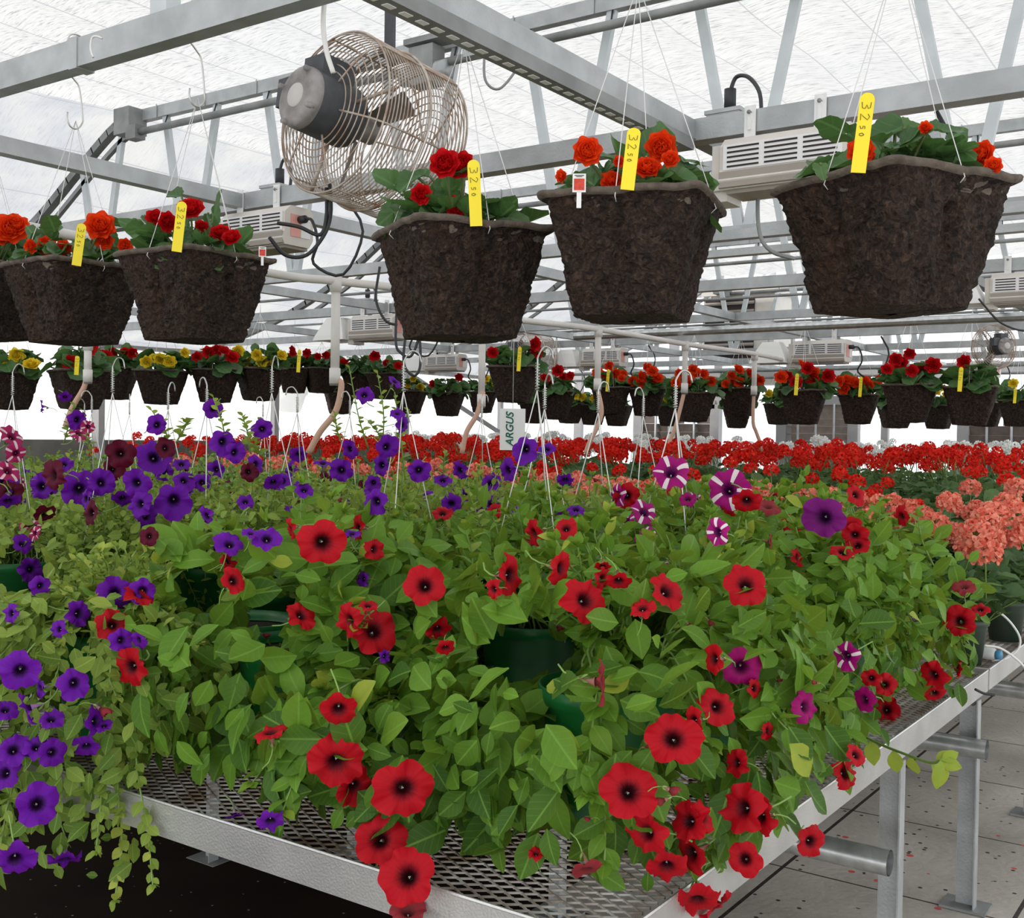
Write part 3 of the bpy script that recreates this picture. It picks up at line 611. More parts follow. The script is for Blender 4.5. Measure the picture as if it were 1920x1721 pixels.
# ------------------------------------------------------------------ fibre hanging baskets
def basket_mesh(name, s=.165, hgt=.235, res=1.0, seed=0):
    n = int(112*res)//4*4; rows = int(40*res); a = (np.arange(n)+.5)*2*PI/n
    def loop(h, r, p=12.0):
        aa = a+.0; k_ = np.round(aa/(PI/2)-.5)*PI/2+PI/4; dl = aa-k_; aa = k_+np.sign(dl)*(np.abs(dl)/(PI/4))**1.25*PI/4; c, s_ = np.cos(aa), np.sin(aa); q = (np.abs(c)**p+np.abs(s_)**p)**(-1/p); return np.stack([c*q*r, s_*q*r, np.full(n, h)], -1)
    L = []; hs = []
    for i in range(rows+1):
        t = i/rows; r = s*(.60+.34*t**.9); L.append(loop(-hgt+hgt*.97*t, r, 9.0)); hs.append(1.0)
    for h, r, w in ((-.004, s*.985, .4), (.0, s*1.03, .35), (.006, s*1.035, .3), (.010, s*1.02, .3), (.010, s*.97, .3), (.002, s*.93, .3), (-.03, s*.89, .2)): L.append(loop(h, r, 11)); hs.append(w)
    L = np.array(L); hs = np.array(hs)[:, None]
    d = L.copy(); d[..., 2] = 0; d = unit(d)
    amp = vnoise(L*34+seed*7, 1)*.0045+(1-2*np.abs(vnoise(L*62+vnoise(L*20, 11)[..., None]*1.5, 2)))*.0048+vnoise(L*150, 4)*.002+vnoise(L*9+seed, 5)*.007
    # tapering recesses on each side
    if res > .5:
        for sx, sy in ((1, 0), (-1, 0), (0, 1), (0, -1)):
            face = (L[..., 0]*sx+L[..., 1]*sy) > np.abs(L[..., 0]*sy+L[..., 1]*sx)*1.02; u = L[..., 0]*abs(sy)+L[..., 1]*abs(sx); z = L[..., 2]
            for c0 in (0,):
                w = np.exp(-((u-c0)/.016)**2)*np.clip((-z-.045)/.012, 0, 1)*np.clip((z+.20)/.07, 0, 1); amp = amp-np.where(face, w*.020, 0)
    L = L+d*(amp*hs)[..., None]; L[..., 2] += (vnoise(L*25+3, 6)*.003+vnoise(L*9+seed*3, 8)*.004)*np.where(np.arange(len(L)) > rows-3, 1, .3)[:, None]
    m = MB(); R_ = len(L); i = np.arange(R_-1)[:, None]*n; j = np.arange(n)[None]; k_ = (j+1) % n; f = np.stack([i+j, i+k_, i+n+k_, i+n+j], -1)
    V = L.reshape(-1, 3); m.add(V, f[:rows+1].reshape(-1, 4)); m.F.append((f[rows+1:].reshape(-1, 4), 1))
    # bottom: concentric loops with relief
    prev = L[0]; 
    for q in (.75, .45, .1):
        nb = L[0]*[q, q, 1]; nb[:, 2] += vnoise(nb*40, 9)*.004-.006*(1-q); vv = np.concatenate([prev, nb]); jj = np.arange(n); kk = (jj+1) % n
        m.add(vv, np.stack([jj, kk, n+kk, n+jj], -1)[:, ::-1]); prev = nb
    return m.data(name, ['fibre', 'fibrerim'])
BM_NEAR = [basket_mesh('fibre_pot', seed=i, res=1.6) for i in range(3)]; BM_FAR = basket_mesh('fibre_pot_far', res=.45, seed=5)
# begonia bits
def polar_leaf(fn, nt=22, rings=(.25, .5, .75, 1.0), cup=.12, wav=.03, seed=1):
    v = []; u = []; rings = (.03,)+tuple(rings)
    for r in rings:
        for i in range(nt):
            a = i*2*PI/nt; R = fn(a)*r; x, y = R*math.sin(a), R*math.cos(a)
            v.append((x, y+.0, cup*r*r*(abs(math.sin(a)))+wav*r*math.sin(3*a+seed)+.02*math.sin(7*a)*r-.10*max(0, y)**2)); u.append((.5+x*.6, .3+y*.6))
    f = []
    n = nt
    for k_ in range(len(rings)-1):
        for i in range(nt): f.append((k_*n+i, (k_+1)*n+i, (k_+1)*n+(i+1) % n, k_*n+(i+1) % n))
    v = np.array(v)+[0, .28, 0]; return v, np.array(u), np.array(f)
def beg(a): # pointed, toothed
    a = (a+PI) % (2*PI)-PI; base = .34+.36*math.exp(-(a/.6)**2)-.12*math.exp(-((abs(a)-PI)/.45)**2)+.06*math.sin(a); return base*(1+.06*math.sin(a*11))
BEGL = [polar_leaf(beg, 32, cup=c, wav=w, seed=s_) for c, w, s_ in ((.15, .03, 1), (.05, .05, 2), (.22, .02, 4))]
GERL = [polar_leaf(lambda a: .5*(1+.05*math.cos(9*a))-.20*math.exp(-((abs((a+PI) % (2*PI)-PI)-PI)/.3)**2), 24, (.5, 1.0), c, w, s_) for c, w, s_ in ((.22, .05, 1), (.12, .07, 3), (.3, .03, 5))]
GERLL = [polar_leaf(lambda a: .5*(1+.05*math.cos(5*a)), 10, (1.0,), c, .05, 2) for c in (.2, .1)]
def double_flower(name, R, mt, seed, lo=False):
    r = np.random.default_rng(seed); m = MB()
    nu, nv = (3, 3) if lo else (5, 4)
    for ring_, (k_, rad, lift, ln) in enumerate(((7, .35, .05, .72), (8, .30, .32, .60), (8, .22, .6, .5), (7, .14, .85, .42), (5, .06, 1.15, .32))):
        for i in range(k_):
            a = i*2*PI/k_+ring_*.4+r.normal()*.12; d = np.array([math.cos(a), math.sin(a), 0]); s_ = np.array([-d[1], d[0], 0]); el = lift+r.normal()*.1
            up = np.array([0, 0, 1.]); ax_ = d*math.cos(el)+up*math.sin(el); nn = np.cross(ax_, s_)
            vs = []; uu = []
            for p in range(nu):
                v_ = p/(nu-1)
                w = math.sin(PI*(.12+.80*v_))**.6*.40
                for q in range(nv):
                    x = q/(nv-1)*2-1
                    vs.append(d*rad*.25+ax_*v_*ln-nn*(-.10*x*x*(1-.3*v_)+.16*v_*v_*0)+s_*x*w+ax_*(-.10*x*x*v_)+nn*(.05*math.sin(4*x+3*v_+i)*v_+.14*v_*v_)+up*lift*.10); uu.append((v_, x))
            f = [(p*nv+q, p*nv+q+1, (p+1)*nv+q+1, (p+1)*nv+q) for p in range(nu-1) for q in range(nv-1)]
            m.add(np.array(vs)*R, f, uu, np.clip(.25+.6*np.array([u[0] for u in uu])+r.normal()*.15, 0, 1))
    m.lathe([(0, -.05*R), (.3*R, 0), (.45*R, .12*R)], n=10)
    return m.data(name, [mt])
BF = {c: [double_flower('begonia_bloom_%s%d' % (c, i), 1.0, mt, 10+i) for i in range(3)] for c, mt in (('orange', 'b_orange'), ('red', 'b_red'), ('yellow', 'b_yellow'))}
BFL = {c: [double_flower('begonia_bloom_small_%s%d' % (c, i), 1.0, mt, 30+i, True) for i in range(2)] for c, mt in (('orange', 'b_orange'), ('red', 'b_red'), ('yellow', 'b_yellow'))}
def begonia_foliage(name, s, seed, n=42, size=(.07, .12), hgt=.12, lo=False, side=0):
    r = np.random.default_rng(seed); m = MB()
    ang = r.uniform(0, 2*PI, n); rad = np.sqrt(r.uniform(0.02, 1, n))*s*1.0; P = np.stack([rad*np.cos(ang), rad*np.sin(ang), np.zeros(n)], -1)
    P[:, 2] = .01+hgt*(1-(rad/s)**2)*r.uniform(.3, 1, n)+r.uniform(0, .035, n); P[:, 0] += side*P[:, 2]
    out = unit(P*[1, 1, 0]+[1e-4, 0, 0]); D = unit(out+r.normal(0, .55, (n, 3))+[0, 0, .15]); D[:, 2] -= .2; Nn = unit(out*.6+np.array([0, 0, 1.])+r.normal(0, .4, (n, 3)))
    L = r.uniform(*size, n); t = r.uniform(0, 1, n)*.8
    if n:
        for k_ in range(3):
            q = np.arange(n) % 3 == k_
            m.scatter(BEGL[k_] if not lo else GERLL[k_ % 2], P[q], D[q], Nn[q], L[q], t[q])
    for i in range(0, n, 2): m.tube([P[i]*[.3, .3, 0]-[0, 0, .03], P[i]*[.8, .8, .6], P[i]], .0035 if not lo else .005, 5, mi=1)
    return m.data(name, ['leafB', 'stemd'])
BFOL = [begonia_foliage('begonia_leaves%d' % i, .145, 50+i) for i in range(4)]
BFOLL = [begonia_foliage('begonia_leaves_far%d' % i, .16, 60+i, 46, (.09, .13), .12, True) for i in range(3)]
def hanger_wires(o, s, top, rz, r=.0011):
    for i in range(4):
        a = i*PI/2; m = MB(); e = np.array([math.cos(a)*s*1.0, math.sin(a)*s*1.0, -.012])
        m.tube([(0, 0, top), e+np.array([0, 0, .012]), e*1.03, e*.97-np.array([0, 0, .01])], r, 5); m.build('hanger_wire', 'wirew', o)
def tag_mesh(digits, h=.15, w=.026):
    m = MB(); n = 8; ro = w/2
    top = [(ro*math.cos(a), h-ro+ro*math.sin(a)) for a in np.linspace(0, PI, n)]
    pr = [(-w/2, 0), (w/2, 0)]+top; pr = np.array(pr); k_ = len(pr); v = np.concatenate([np.column_stack([pr[:, 0], np.full(k_, -.0008), pr[:, 1]]), np.column_stack([pr[:, 0], np.full(k_, .0008), pr[:, 1]])])
    m.add(v, [list(range(k_))]); m.F.append((np.array([[k_+i for i in range(k_-1, -1, -1)]]), 0)); m.F.append((np.array([[i, k_+i, k_+(i+1) % k_, (i+1) % k_] for i in range(k_)]), 0))
    return m.data('tag_body', 'yel', False)
GL = {'3': [(0, 1), (.5, .95), (.6, .75), (.25, .55), (.6, .4), (.55, .1), (0, 0)], '2': [(0, .8), (.25, 1), (.55, .8), (.3, .4), (0, 0), (.6, .05)], '7': [(0, .95), (.6, 1), (.3, .5), (.15, 0)], '5': [(.55, 1), (.1, 1), (.08, .6), (.45, .6), (.5, .2), (.05, 0)], '0': [(.3, 1), (.05, .6), (.15, .1), (.4, .05), (.55, .5), (.3, 1)]}
def tag_writing(text, h, w):
    m = MB()
    z = h-.018   # digits read sideways, running down the stake
    for ch, sc in zip(text, (1, 1, .55, .55)):
        g_ = np.array(GL[ch]); P = np.array([(w*(-.32+.62*y*(sc if sc < 1 else 1)+(0 if sc == 1 else .05)), -.0016, z-x*.020*sc) for x, y in g_])
        m.tube(P, .0006, 4); z -= .019*sc+.003
    return m.data('tag_writing', 'ink', False)
TAGM = tag_mesh('', .15); TAGW = {'3250': tag_writing('3250', .15, .026), '3750': tag_writing('3750', .15, .026)}
def price_tag(p, px_w, lab, text='3250', yaw=0, lean=0, write=True, h=1.0):
    o = empty('price_tag', p, lab, 'tag', 'yellow price tags', yaw); o.rotation_euler = (0, lean, yaw)
    a = inst('tag_body', TAGM, o, sc=(1, 1, h)); 
    if write: inst('tag_writing', TAGW[text], o, sc=(1, 1, h))
    return o
YAWC = math.atan2(RW[1] @ [0, 0, -1], RW[0] @ [0, 0, -1])-PI/2   # yaw that faces camera axis
def s_hook(p, top, lab):
    o = empty('s_hook', p, lab, 'hook', 'S hooks on the beam'); m = MB(); h = top
    P = [(-.028, 0, .03), (-.030, 0, .01), (-.018, 0, -.012), (.004, 0, -.014), (.022, 0, .005), (.024, 0, .03), (.012, 0, h*.55), (-.006, 0, h*.66), (-.036, 0, h*.80), (-.036, .0, h+.02), (-.02, .0, h+.065), (.02, 0, h+.068), (.03, 0, h+.03), (.028, 0, h-.005)]
    P = [(b, a, c) for a, b, c in P]
    m.tube(smoothpath(P, 60), .0026, 8); m.build('hook_wire', 'wire', o); return o
# (px, rim y, D, yaw rel camera deg, blooms, colour, label)
NEAR = [(-25, 493, 3.62, 38, 'orange', 'brown fibre basket with orange begonias cut off by the left edge'),
        (140, 490, 3.36, 30, 'orange', 'brown fibre basket of orange begonias, second near basket from the left edge'),
        (368, 470, 3.06, 40, 'red', 'brown fibre basket of dark red begonias under the left grow light'),
        (865, 432, 2.48, 21, 'red', 'brown fibre basket of red begonias hanging right below the big cage fan'),
        (1190, 376, 2.28, -13, 'orange', 'brown fibre basket with three big orange begonias at upper centre right'),
        (1675, 318, 2.07, 45, 'orange', 'largest brown fibre basket at upper right with few orange begonias')]
NBL = {0: [(20, 430, 50), (5, 440, 45), (35, 425, 35)], 1: [(188, 425, 48), (90, 462, 34), (60, 462, 24), (195, 450, 30), (235, 460, 24), (120, 465, 26)], 2: [(358, 395, 44), (290, 410, 30), (312, 415, 34), (415, 440, 36), (435, 448, 32), (378, 425, 22)], 3: [(835, 308, 48), (868, 312, 46), (790, 365, 34), (850, 385, 30), (855, 398, 30)], 4: [(1100, 285, 48), (1240, 275, 50), (1212, 320, 48), (1147, 342, 40), (1257, 300, 30), (1054, 330, 22), (1160, 303, 20), (1200, 345, 24)], 5: [(1613, 285, 44), (1628, 297, 26), (1735, 240, 22), (1843, 292, 46), (1862, 312, 30)]}
near_objs = []
for bi, (px, py, D, yw, colr, lab) in enumerate(NEAR):
    p = atD(px, py, D); s_ = .165 if bi != 5 else .172
    dirv = ray(px, py); yaw = math.atan2(dirv[1], dirv[0])-PI/2+math.radians(yw)
    p = p+unit(dirv*[1, 1, 0])*(.06 if abs(yw) < 25 else .16)
    o = empty('hanging_basket', p, lab, 'hanging basket', 'brown fibre baskets hanging near the camera', yaw)
    inst('fibre_pot', BM_NEAR[bi % 3], o, sc=s_/.165)
    m = MB(); m.lathe([(0, -.02), (.1, -.018), (s_*.93, -.03)], n=24); m.build('soil', 'soil', o)
    fo = inst('foliage', BFOL[bi % 4], o, (0, 0, -.015), sc=(.84, .84, 1.0)); fo.rotation_euler = (0, 0, bi*1.3)
    top = .46 if bi != 3 else .44
    Rz = np.array([[math.cos(yaw), -math.sin(yaw), 0], [math.sin(yaw), math.cos(yaw), 0], [0, 0, 1]])
    hanger_wires(o, s_, top, yaw)
    for ii, (bx, by, bs) in enumerate(NBL[bi]):
        DD = project(p)[2]-(.08 if ii % 2 else .12); q = atD(bx, by, DD); f = unit(EYE-q)*.8+np.array([0, 0, .35])+rng.normal(0, .25, 3)
        R_ = Rz.T @ frame_z(f, rng.uniform(0, 6)); c2 = 'red' if (bi == 2) else colr
        inst('bloom', BF[c2][ii % 3], o, Rz.T @ (q-p), R_, bs*DD/F*.80)
        m = MB(); e = Rz.T @ (q-p); m.tube(smoothpath([e*[.4, .4, 0], e*[.7, .7, .5], e-np.array([0, 0, .01])], 8), .003, 6); m.build('flower_stem', 'stemd', o)
    near_objs.append((o, p, yaw))
    # hooks above
    hk = p+np.array([0, 0, top-.01])
    if bi in (0, 1, 2): s_hook(hk, 2.66-hk[2], 'steel S hook on the thick beam above the %s near basket from the left' % ORD[bi])
    if bi == 3:
        oo = empty('wire_hook', hk, 'white plastic hook on the perforated strut above the red begonias', 'hook'); m = MB(); m.tube(smoothpath([(0, 0, 0), (-.0, 0, .06), (.02, .0, .11), (.005, .0, .16), (-.03, 0, .14)], 26), .0045, 8); m.build('hook_wire', 'pvc', oo)
# empty half hook over the beam left of centre
m = MB(); P = [atD(a, b, 3.0) for a, b in ((175, 108), (170, 92), (172, 72), (180, 68), (192, 72))]; m.tube(smoothpath(P, 16), .003, 6); tag(m.build('s_hook', 'wirew'), 'bare hook end over the thick beam between two basket hooks', 'hook')
# lush hand-placed begonia leaves for the near baskets: (basket, px, py, size px)
NLF = {3: [(735, 345, 60), (760, 395, 62), (770, 340, 50), (800, 385, 60), (835, 365, 70), (865, 345, 62), (900, 385, 50), (735, 400, 50), (925, 395, 44), (960, 410, 52), (985, 425, 36), (945, 400, 40), (790, 330, 40)], 4: [(1165, 320, 50), (1290, 300, 74), (1300, 335, 70), (1310, 350, 56), (1180, 340, 50), (1250, 340, 60), (1060, 345, 36), (1130, 325, 46), (1110, 345, 40), (1285, 345, 60)], 5: [(1665, 250, 80), (1700, 240, 56), (1720, 262, 60), (1765, 245, 66), (1790, 262, 56), (1655, 285, 44), (1740, 275, 50), (1808, 285, 40), (1575, 305, 40), (1540, 318, 36)], 2: [(262, 430, 46), (300, 440, 44), (330, 368, 36), (345, 430, 44), (385, 435, 44), (395, 415, 40), (420, 455, 36), (250, 425, 40)], 1: [(205, 440, 46), (190, 465, 46), (110, 475, 40), (215, 420, 36), (75, 475, 40), (160, 478, 40)], 0: [(30, 460, 46), (10, 470, 44), (50, 450, 40), (60, 475, 36)]}
for bi, lst in NLF.items():
    o, p, yaw = near_objs[bi]; m = MB(); c_, s__ = math.cos(yaw), math.sin(yaw); Rz = np.array([[c_, -s__, 0], [s__, c_, 0], [0, 0, 1]]); DD = project(p)[2]
    for ii, (bx, by, bs) in enumerate(lst):
        q = atD(bx, by, DD-rng.uniform(-.04, .10)); cx = unit((q-p)*[1, 1, 0]); d = unit(cx*.8+rng.normal(0, .5, 3)+[0, 0, -.1]); nn = unit(unit(EYE-q)*.7+np.array([0, 0, .6])+rng.normal(0, .3, 3))
        L = bs*DD/F*1.15; q2 = q-d*L*.35; m.scatter(BEGL[ii % 3], Rz.T @ (q2-p), Rz.T @ d, Rz.T @ nn, L, rng.uniform(.1, .9))
        e = Rz.T @ (q2-p); m.tube(smoothpath([e*[.3, .3, 0], e*[.6, .6, .7], e], 8), .0035, 5, mi=1)
    m.build('large_leaves', ['leafB', 'stemd'], o)
for (px, pt, pb, D, text, lab, lean) in ((143, 418, 486, 3.28, '3250', 'yellow price tag in the second near basket from the left edge', .12), (331, 377, 460, 2.98, '3250', 'yellow price tag in the dark red begonia basket', .1), (893, 300, 412, 2.36, '3250', 'long yellow price tag in the basket below the fan', -.06), (1176, 240, 344, 2.13, '3250', 'yellow price tag beside the biggest orange begonias', .1), (1609, 175, 312, 2.03, '3250', 'tallest yellow price tag in the largest basket', .1)):
    b = atD(px, pb+12, D); d = ray(px, pb); h = (pb+12-pt)*D/F/.15; price_tag(b, 0, lab, text, math.atan2(d[1], d[0])-PI/2, lean, True, h)
def plant_card(px, py, D, w, h, lab):
    d = ray(px, py); o = empty('plant_card', atD(px, py, D), lab, 'plant label', 'picture cards', math.atan2(d[1], d[0])-PI/2)
    m = MB(); m.box((0, 0, 0), (w, .001, h)); m.box((0, 0, -h*.9), (w*.35, .001, h*.9)); m.build('card', 'card', o, False)
    m = MB(); m.box((0, -.001, -h*.08), (w*.78, .001, h*.62)); m.build('flower_picture', 'cardr', o, False)
    m = MB(); m.box((0, -.0012, h*.40), (w*.7, .001, h*.04)); m.box((0, -.0012, h*.33), (w*.45, .001, h*.025)); m.build('printed_line', 'ink', o, False)
plant_card(1086, 343, 2.18, .026, .036, 'white picture card in the basket with three big orange begonias')
plant_card(492, 472, 3.1, .02, .028, 'small white picture card at the right rim of the dark red begonia basket')
# ------------------------------------------------------------------ far hanging baskets
FAR = [(20, 700, 'y', 5), (150, 697, 'r', 3), (215, 692, 'r', 6), (303, 697, 'y', 5), (405, 695, 'r', 5), (487, 693, 'y', 6), (552, 692, 'r', 3), (545, 736, 'y', 2), (603, 692, 'r', 4), (637, 737, 'n', 0), (672, 697, 'n', 1), (722, 702, 'r', 5), (768, 735, 'y', 4), (840, 738, 'r', 2), (905, 736, 'y', 3), (965, 690, 'r', 3), (1042, 736, 'r', 5), (1002, 757, 'y', 1), (1068, 757, 'y', 2), (1112, 760, 'y', 3), (1145, 728, 'o', 6), (1158, 762, 'n', 0), (1213, 731, 'o', 7), (1255, 762, 'y', 2), (1300, 738, 'o', 7), (1387, 730, 'o', 8), (1382, 766, 'y', 1), (1460, 758, 'y', 4), (1507, 734, 'ro', 8), (1610, 742, 'o', 9), (1706, 724, 'r', 8), (1680, 758, 'y', 1), (1760, 762, 'y', 3), (1820, 728, 'r', 1), (1850, 755, 'n', 0), (1910, 752, 'y', 3)]
FW = {20: 100, 150: 104, 215: 84, 303: 90, 405: 88, 487: 86, 552: 66, 545: 54, 603: 66, 637: 58, 672: 66, 722: 68, 768: 60, 840: 62, 905: 56, 965: 95, 1042: 74, 1145: 72, 1213: 72, 1300: 78, 1387: 74, 1507: 90, 1610: 78, 1706: 100, 1820: 102, 1460: 56, 1760: 62, 1680: 66, 1850: 66, 1910: 70}
CW = {'y': 'yellow begonias', 'r': 'red begonias', 'o': 'orange begonias', 'ro': 'orange-red begonias', 'n': 'no open flowers'}
for fi, (px, py, c, nb) in enumerate(FAR):
    w = FW.get(px, 54); D = .355*F/w; p = atD(px, py, D)
    if p[1] > 14.5: D *= 14.4/p[1]; p = atD(px, py, D)
    d = ray(px, py); yaw = math.atan2(d[1], d[0])-PI/2+rng.uniform(-.35, .35)
    o = empty('hanging_basket', p, 'far brown hanging basket with %s, %s from the left along the back rows' % (CW[c], ORD[fi] if fi < len(ORD) else ['thirty-third', 'thirty-fourth', 'thirty-fifth', 'thirty-sixth'][fi-32]), 'hanging basket', 'far hanging baskets', yaw)
    s_ = w*D/F/2/1.06; k_ = s_/.165; inst('fibre_pot', BM_FAR, o, sc=k_)
    fo = inst('foliage', BFOLL[fi % 3], o, (0, 0, -.01), sc=k_*(1.1 if nb else .8)); fo.rotation_euler = (0, 0, rng.uniform(0, 6))
    m = MB(); zt = 2.42-p[2]
    for a in range(4): m.tube([(0, 0, min(zt, .5)), (math.cos(a*PI/2)*s_, math.sin(a*PI/2)*s_, 0)], .0016, 4)
    m.tube([(0, 0, min(zt, .5)), (0, 0, max(zt, .5))], .002, 4); m.build('hanger_wire', 'wirew', o)
    Ry = np.array([[math.cos(yaw), -math.sin(yaw), 0], [math.sin(yaw), math.cos(yaw), 0], [0, 0, 1]])
    for b in range(nb):
        u = rng.uniform(-.95, .95) if nb < 4 else (-.95+1.9*(b+.5)/nb+rng.normal()*.1); hz = rng.uniform(.05, .21)*(1-.3*abs(u)); 
        q = np.array(RW[:, 0])*u*s_+np.array([0, 0, hz])-unit(d*[1, 1, 0])*s_*rng.uniform(.4, 1.1)
        R_ = Ry.T @ frame_z(unit(EYE-p)+np.array([0, 0, .3])+rng.normal(0, .3, 3)); cc = {'y': 'yellow', 'r': 'red', 'o': 'orange', 'ro': 'red' if b % 3 else 'orange', 'n': 'red'}[c]
        inst('bloom', BFL[cc][b % 2], o, Ry.T @ q, R_, rng.uniform(.052, .078)*k_)
for px, pt, pb, D, lab in ((972, 650, 690, 7.6, 'yellow price tag in the dark red begonia basket above the white sign'), (559, 655, 692, 8, 'yellow price tag above the cluster of middle left baskets'), (1138, 692, 728, 9.8, 'yellow price tag in the leftmost orange begonia far basket'), (1492, 700, 735, 8.0, 'yellow price tag left in the orange-red begonia far basket'), (1612, 706, 738, 9.3, 'yellow price tag amid the densest orange begonias'), (1799, 688, 728, 7.0, 'thin yellow price tag in the basket with one dark red bloom'), (143, 667, 697, 6.9, 'yellow price tag at far left by the tan hose'), (1902, 728, 750, 10.3, 'yellow price tag in the last far basket at the right edge')):
    d = ray(px, pb); price_tag(atD(px, pb+6, D), 0, lab, '3250', math.atan2(d[1], d[0])-PI/2, .05, True, (pb+6-pt)*D/F/.15)
# hanging white sign with green rotated lettering
D = 5.4; d = ray(961, 805); o = empty('hanging_sign', atD(961, 805, D), 'white hanging card with green sideways lettering over the red geraniums', 'sign', None, math.atan2(d[1], d[0])-PI/2)
m = MB(); m.box((0, 0, 0), (.122, .003, .20)); m.build('sign_card', 'card', o, False)
cu = bpy.data.curves.new('sign_letters', 'FONT'); cu.body = 'ARGUS'; cu.size = .062; cu.align_x = 'CENTER'; cu.align_y = 'CENTER'; cu.extrude = .0005; cu.offset = .0012; cu.shear = .25; cu.materials.append(MT['logo'])
to = bpy.data.objects.new('sign_letters_curve', cu); COL.objects.link(to); bpy.context.view_layer.update()
me = bpy.data.meshes.new_from_object(to.evaluated_get(bpy.context.evaluated_depsgraph_get())); bpy.data.objects.remove(to)
lo_ = bpy.data.objects.new('sign_letters', me); COL.objects.link(lo_); lo_.parent = o; lo_.location = (-.012, -.003, .0); lo_.rotation_euler = (Matrix.Rotation(PI/2, 3, 'X')).to_euler(); lo_.rotation_euler = (Matrix.Rotation(-PI/2, 3, 'Y') @ Matrix.Rotation(PI/2, 3, 'X')).to_euler(); lo_.scale = (.82, .82, .82)
m = MB(); m.tube([(0, 0, .1), (0, 0, 1.0)], .0015, 5); m.build('sign_wire', 'wirew', o)
# ------------------------------------------------------------------ petunia leaves and blooms
def blade(vs, hw, cols, curl, fold, wave, seed=0):
    v = []; u = []; r = np.random.default_rng(seed)
    for y, w in zip(vs, hw):
        for c in cols: v.append((c*w, y*(1-.12*abs(curl)), fold*abs(c)*w-curl*y*y+wave*math.sin(9*y+3*c+seed)*abs(c)+.0)); u.append((.5+c*w, y))
    n = len(cols); f = [(a*n+b, a*n+b+1, (a+1)*n+b+1, (a+1)*n+b) for a in range(len(vs)-1) for b in range(n-1)]
    return np.array(v), np.array(u), np.array(f)
VS = [0, .10, .25, .42, .60, .76, .89, .97, 1.0]
PETL = [blade(VS, [.012, .10, .24, .31, .30, .23, .12, .045, .004], (-1, -.5, 0, .5, 1), c, f_, w, i) for i, (c, f_, w) in enumerate(((.12, .22, .01), (.32, .12, .02), (.02, .40, .015), (-.15, .30, .02), (.5, .1, .02)))]
PETS = [blade([0, .12, .35, .62, .86, 1.0], [.015, .15, .31, .30, .15, .006], (-1, 0, 1), c, f_, .01, i) for i, (c, f_) in enumerate(((.15, .25), (.35, .15), (-.1, .35)))]
TIPL = [blade([0, .3, .6, .85, 1.0], [.03, .12, .15, .08, .005], (-1, 0, 1), c, .3, .0, i) for i, c in enumerate((.1, .4))]
def petunia_bloom(name, mt, tube_mt, seed, ruff=1.0, deep=1.0, lo=False, shut=0.0):
    r = np.random.default_rng(seed); m = MB(); n = 30 if lo else 60; T = [0, .07, .14, .24, .38, .54, .70, .84, .94, 1.0] if not lo else [0, .12, .25, .5, .8, 1.0]
    th = np.arange(n+1)*2*PI/n; ph = r.uniform(0, 6); V = []; U = []; tilt = r.uniform(-.25, .25, 2); lob = 1+r.normal(0, .07, 6); sq = r.uniform(-.08, .08)
    for t in T:
        notch = 1-.15*t**3*np.abs(np.cos(2.5*th))**6 + .012*t**3*np.cos(14*th+ph)+.022*t**2*vnoise(np.stack([np.cos(th)*2.2+seed, np.sin(th)*2.2, th*0], -1), 3)
        li = (th/(2*PI/5)).astype(int) % 5; lw = np.interp(th*5/(2*PI) % 5, np.arange(6), np.r_[lob[:5], lob[0]])
        R = (.09+.91*t**.92)*notch*(1+(lw-1)*t)*(1+sq*np.cos(2*th+ph))
        if shut: R = R*(1-shut*t*.55)
        z = -.50*deep*np.exp(-t/.13)+.10*t-.16*t**3*(1-shut)+ruff*(.075*t**2*np.sin(5*th+PI/2+ph*.2)+.05*t**3*np.sin(8*th+ph)+.03*t**4*np.sin(17*th+ph*2))+shut*.7*t+(tilt[0]*np.cos(th)+tilt[1]*np.sin(th))*t*t
        z = z-.05*t*np.abs(np.cos(2.5*th))**20
        V.append(np.stack([R*np.cos(th), R*np.sin(th), z], -1)); U.append(np.stack([np.full(n+1, t), th/(2*PI)], -1))
    V = np.array(V); U = np.array(U); i = np.arange(len(T)-1)[:, None]*(n+1); j = np.arange(n)[None]
    m.add(V.reshape(-1, 3), np.stack([i+j, i+j+1, i+n+2+j, i+n+1+j], -1).reshape(-1, 4), U.reshape(-1, 2))
    bend = np.array([r.normal()*.15, r.normal()*.15-.1]); z0 = -.46*deep
    m.tube([(0, 0, z0+.13), (0, 0, z0), (bend[0]*.2, bend[1]*.2, z0-.3), (bend[0]*.6, bend[1]*.6, z0-.62)], [.24, .15, .09, .06], 9, mi=1, cap=False)
    e = np.array([bend[0]*.6, bend[1]*.6, z0-.62])
    for a in range(5):
        an = a*2*PI/5; d = np.array([math.cos(an)*.6, math.sin(an)*.6, .75]); m.scatter(TIPL[0], e, d, np.array([math.cos(an), math.sin(an), -.5]), .55, .6, 2)
    m.tube([e, e+np.array([.02, -.1, -.35]), e+np.array([.05, -.35, -.8]), e+np.array([.05, -.8, -1.15])], .045, 6, mi=2)
    if not lo:
        for a in range(3): m.tube([(.02*math.cos(a*2), .02*math.sin(a*2), -.40), (.03*math.cos(a*2), .03*math.sin(a*2), -.26)], .014, 6, mi=3)
    return m.data(name, [mt, tube_mt, 'calyx', 'card'])
PB = {}
for nm, mt, tb in (('red', 'p_red', 'tube'), ('purple', 'p_purple', 'tubep'), ('star', 'p_star', 'tube'), ('mag', 'p_mag', 'tube'), ('plum', 'p_violetstar', 'tubep'), ('pink', 'p_pink', 'tube'), ('maroon', 'p_maroon', 'tube'), ('faded', 'p_faded', 'tube')):
    k1 = 5 if nm in ('red', 'purple') else 2
    PB[nm] = [petunia_bloom('bloom_'+nm, mt, tb, 100+i*7+len(nm), ruff=1.1+.3*i, deep=.9+.1*(i % 2), shut=0) for i in range(k1)]
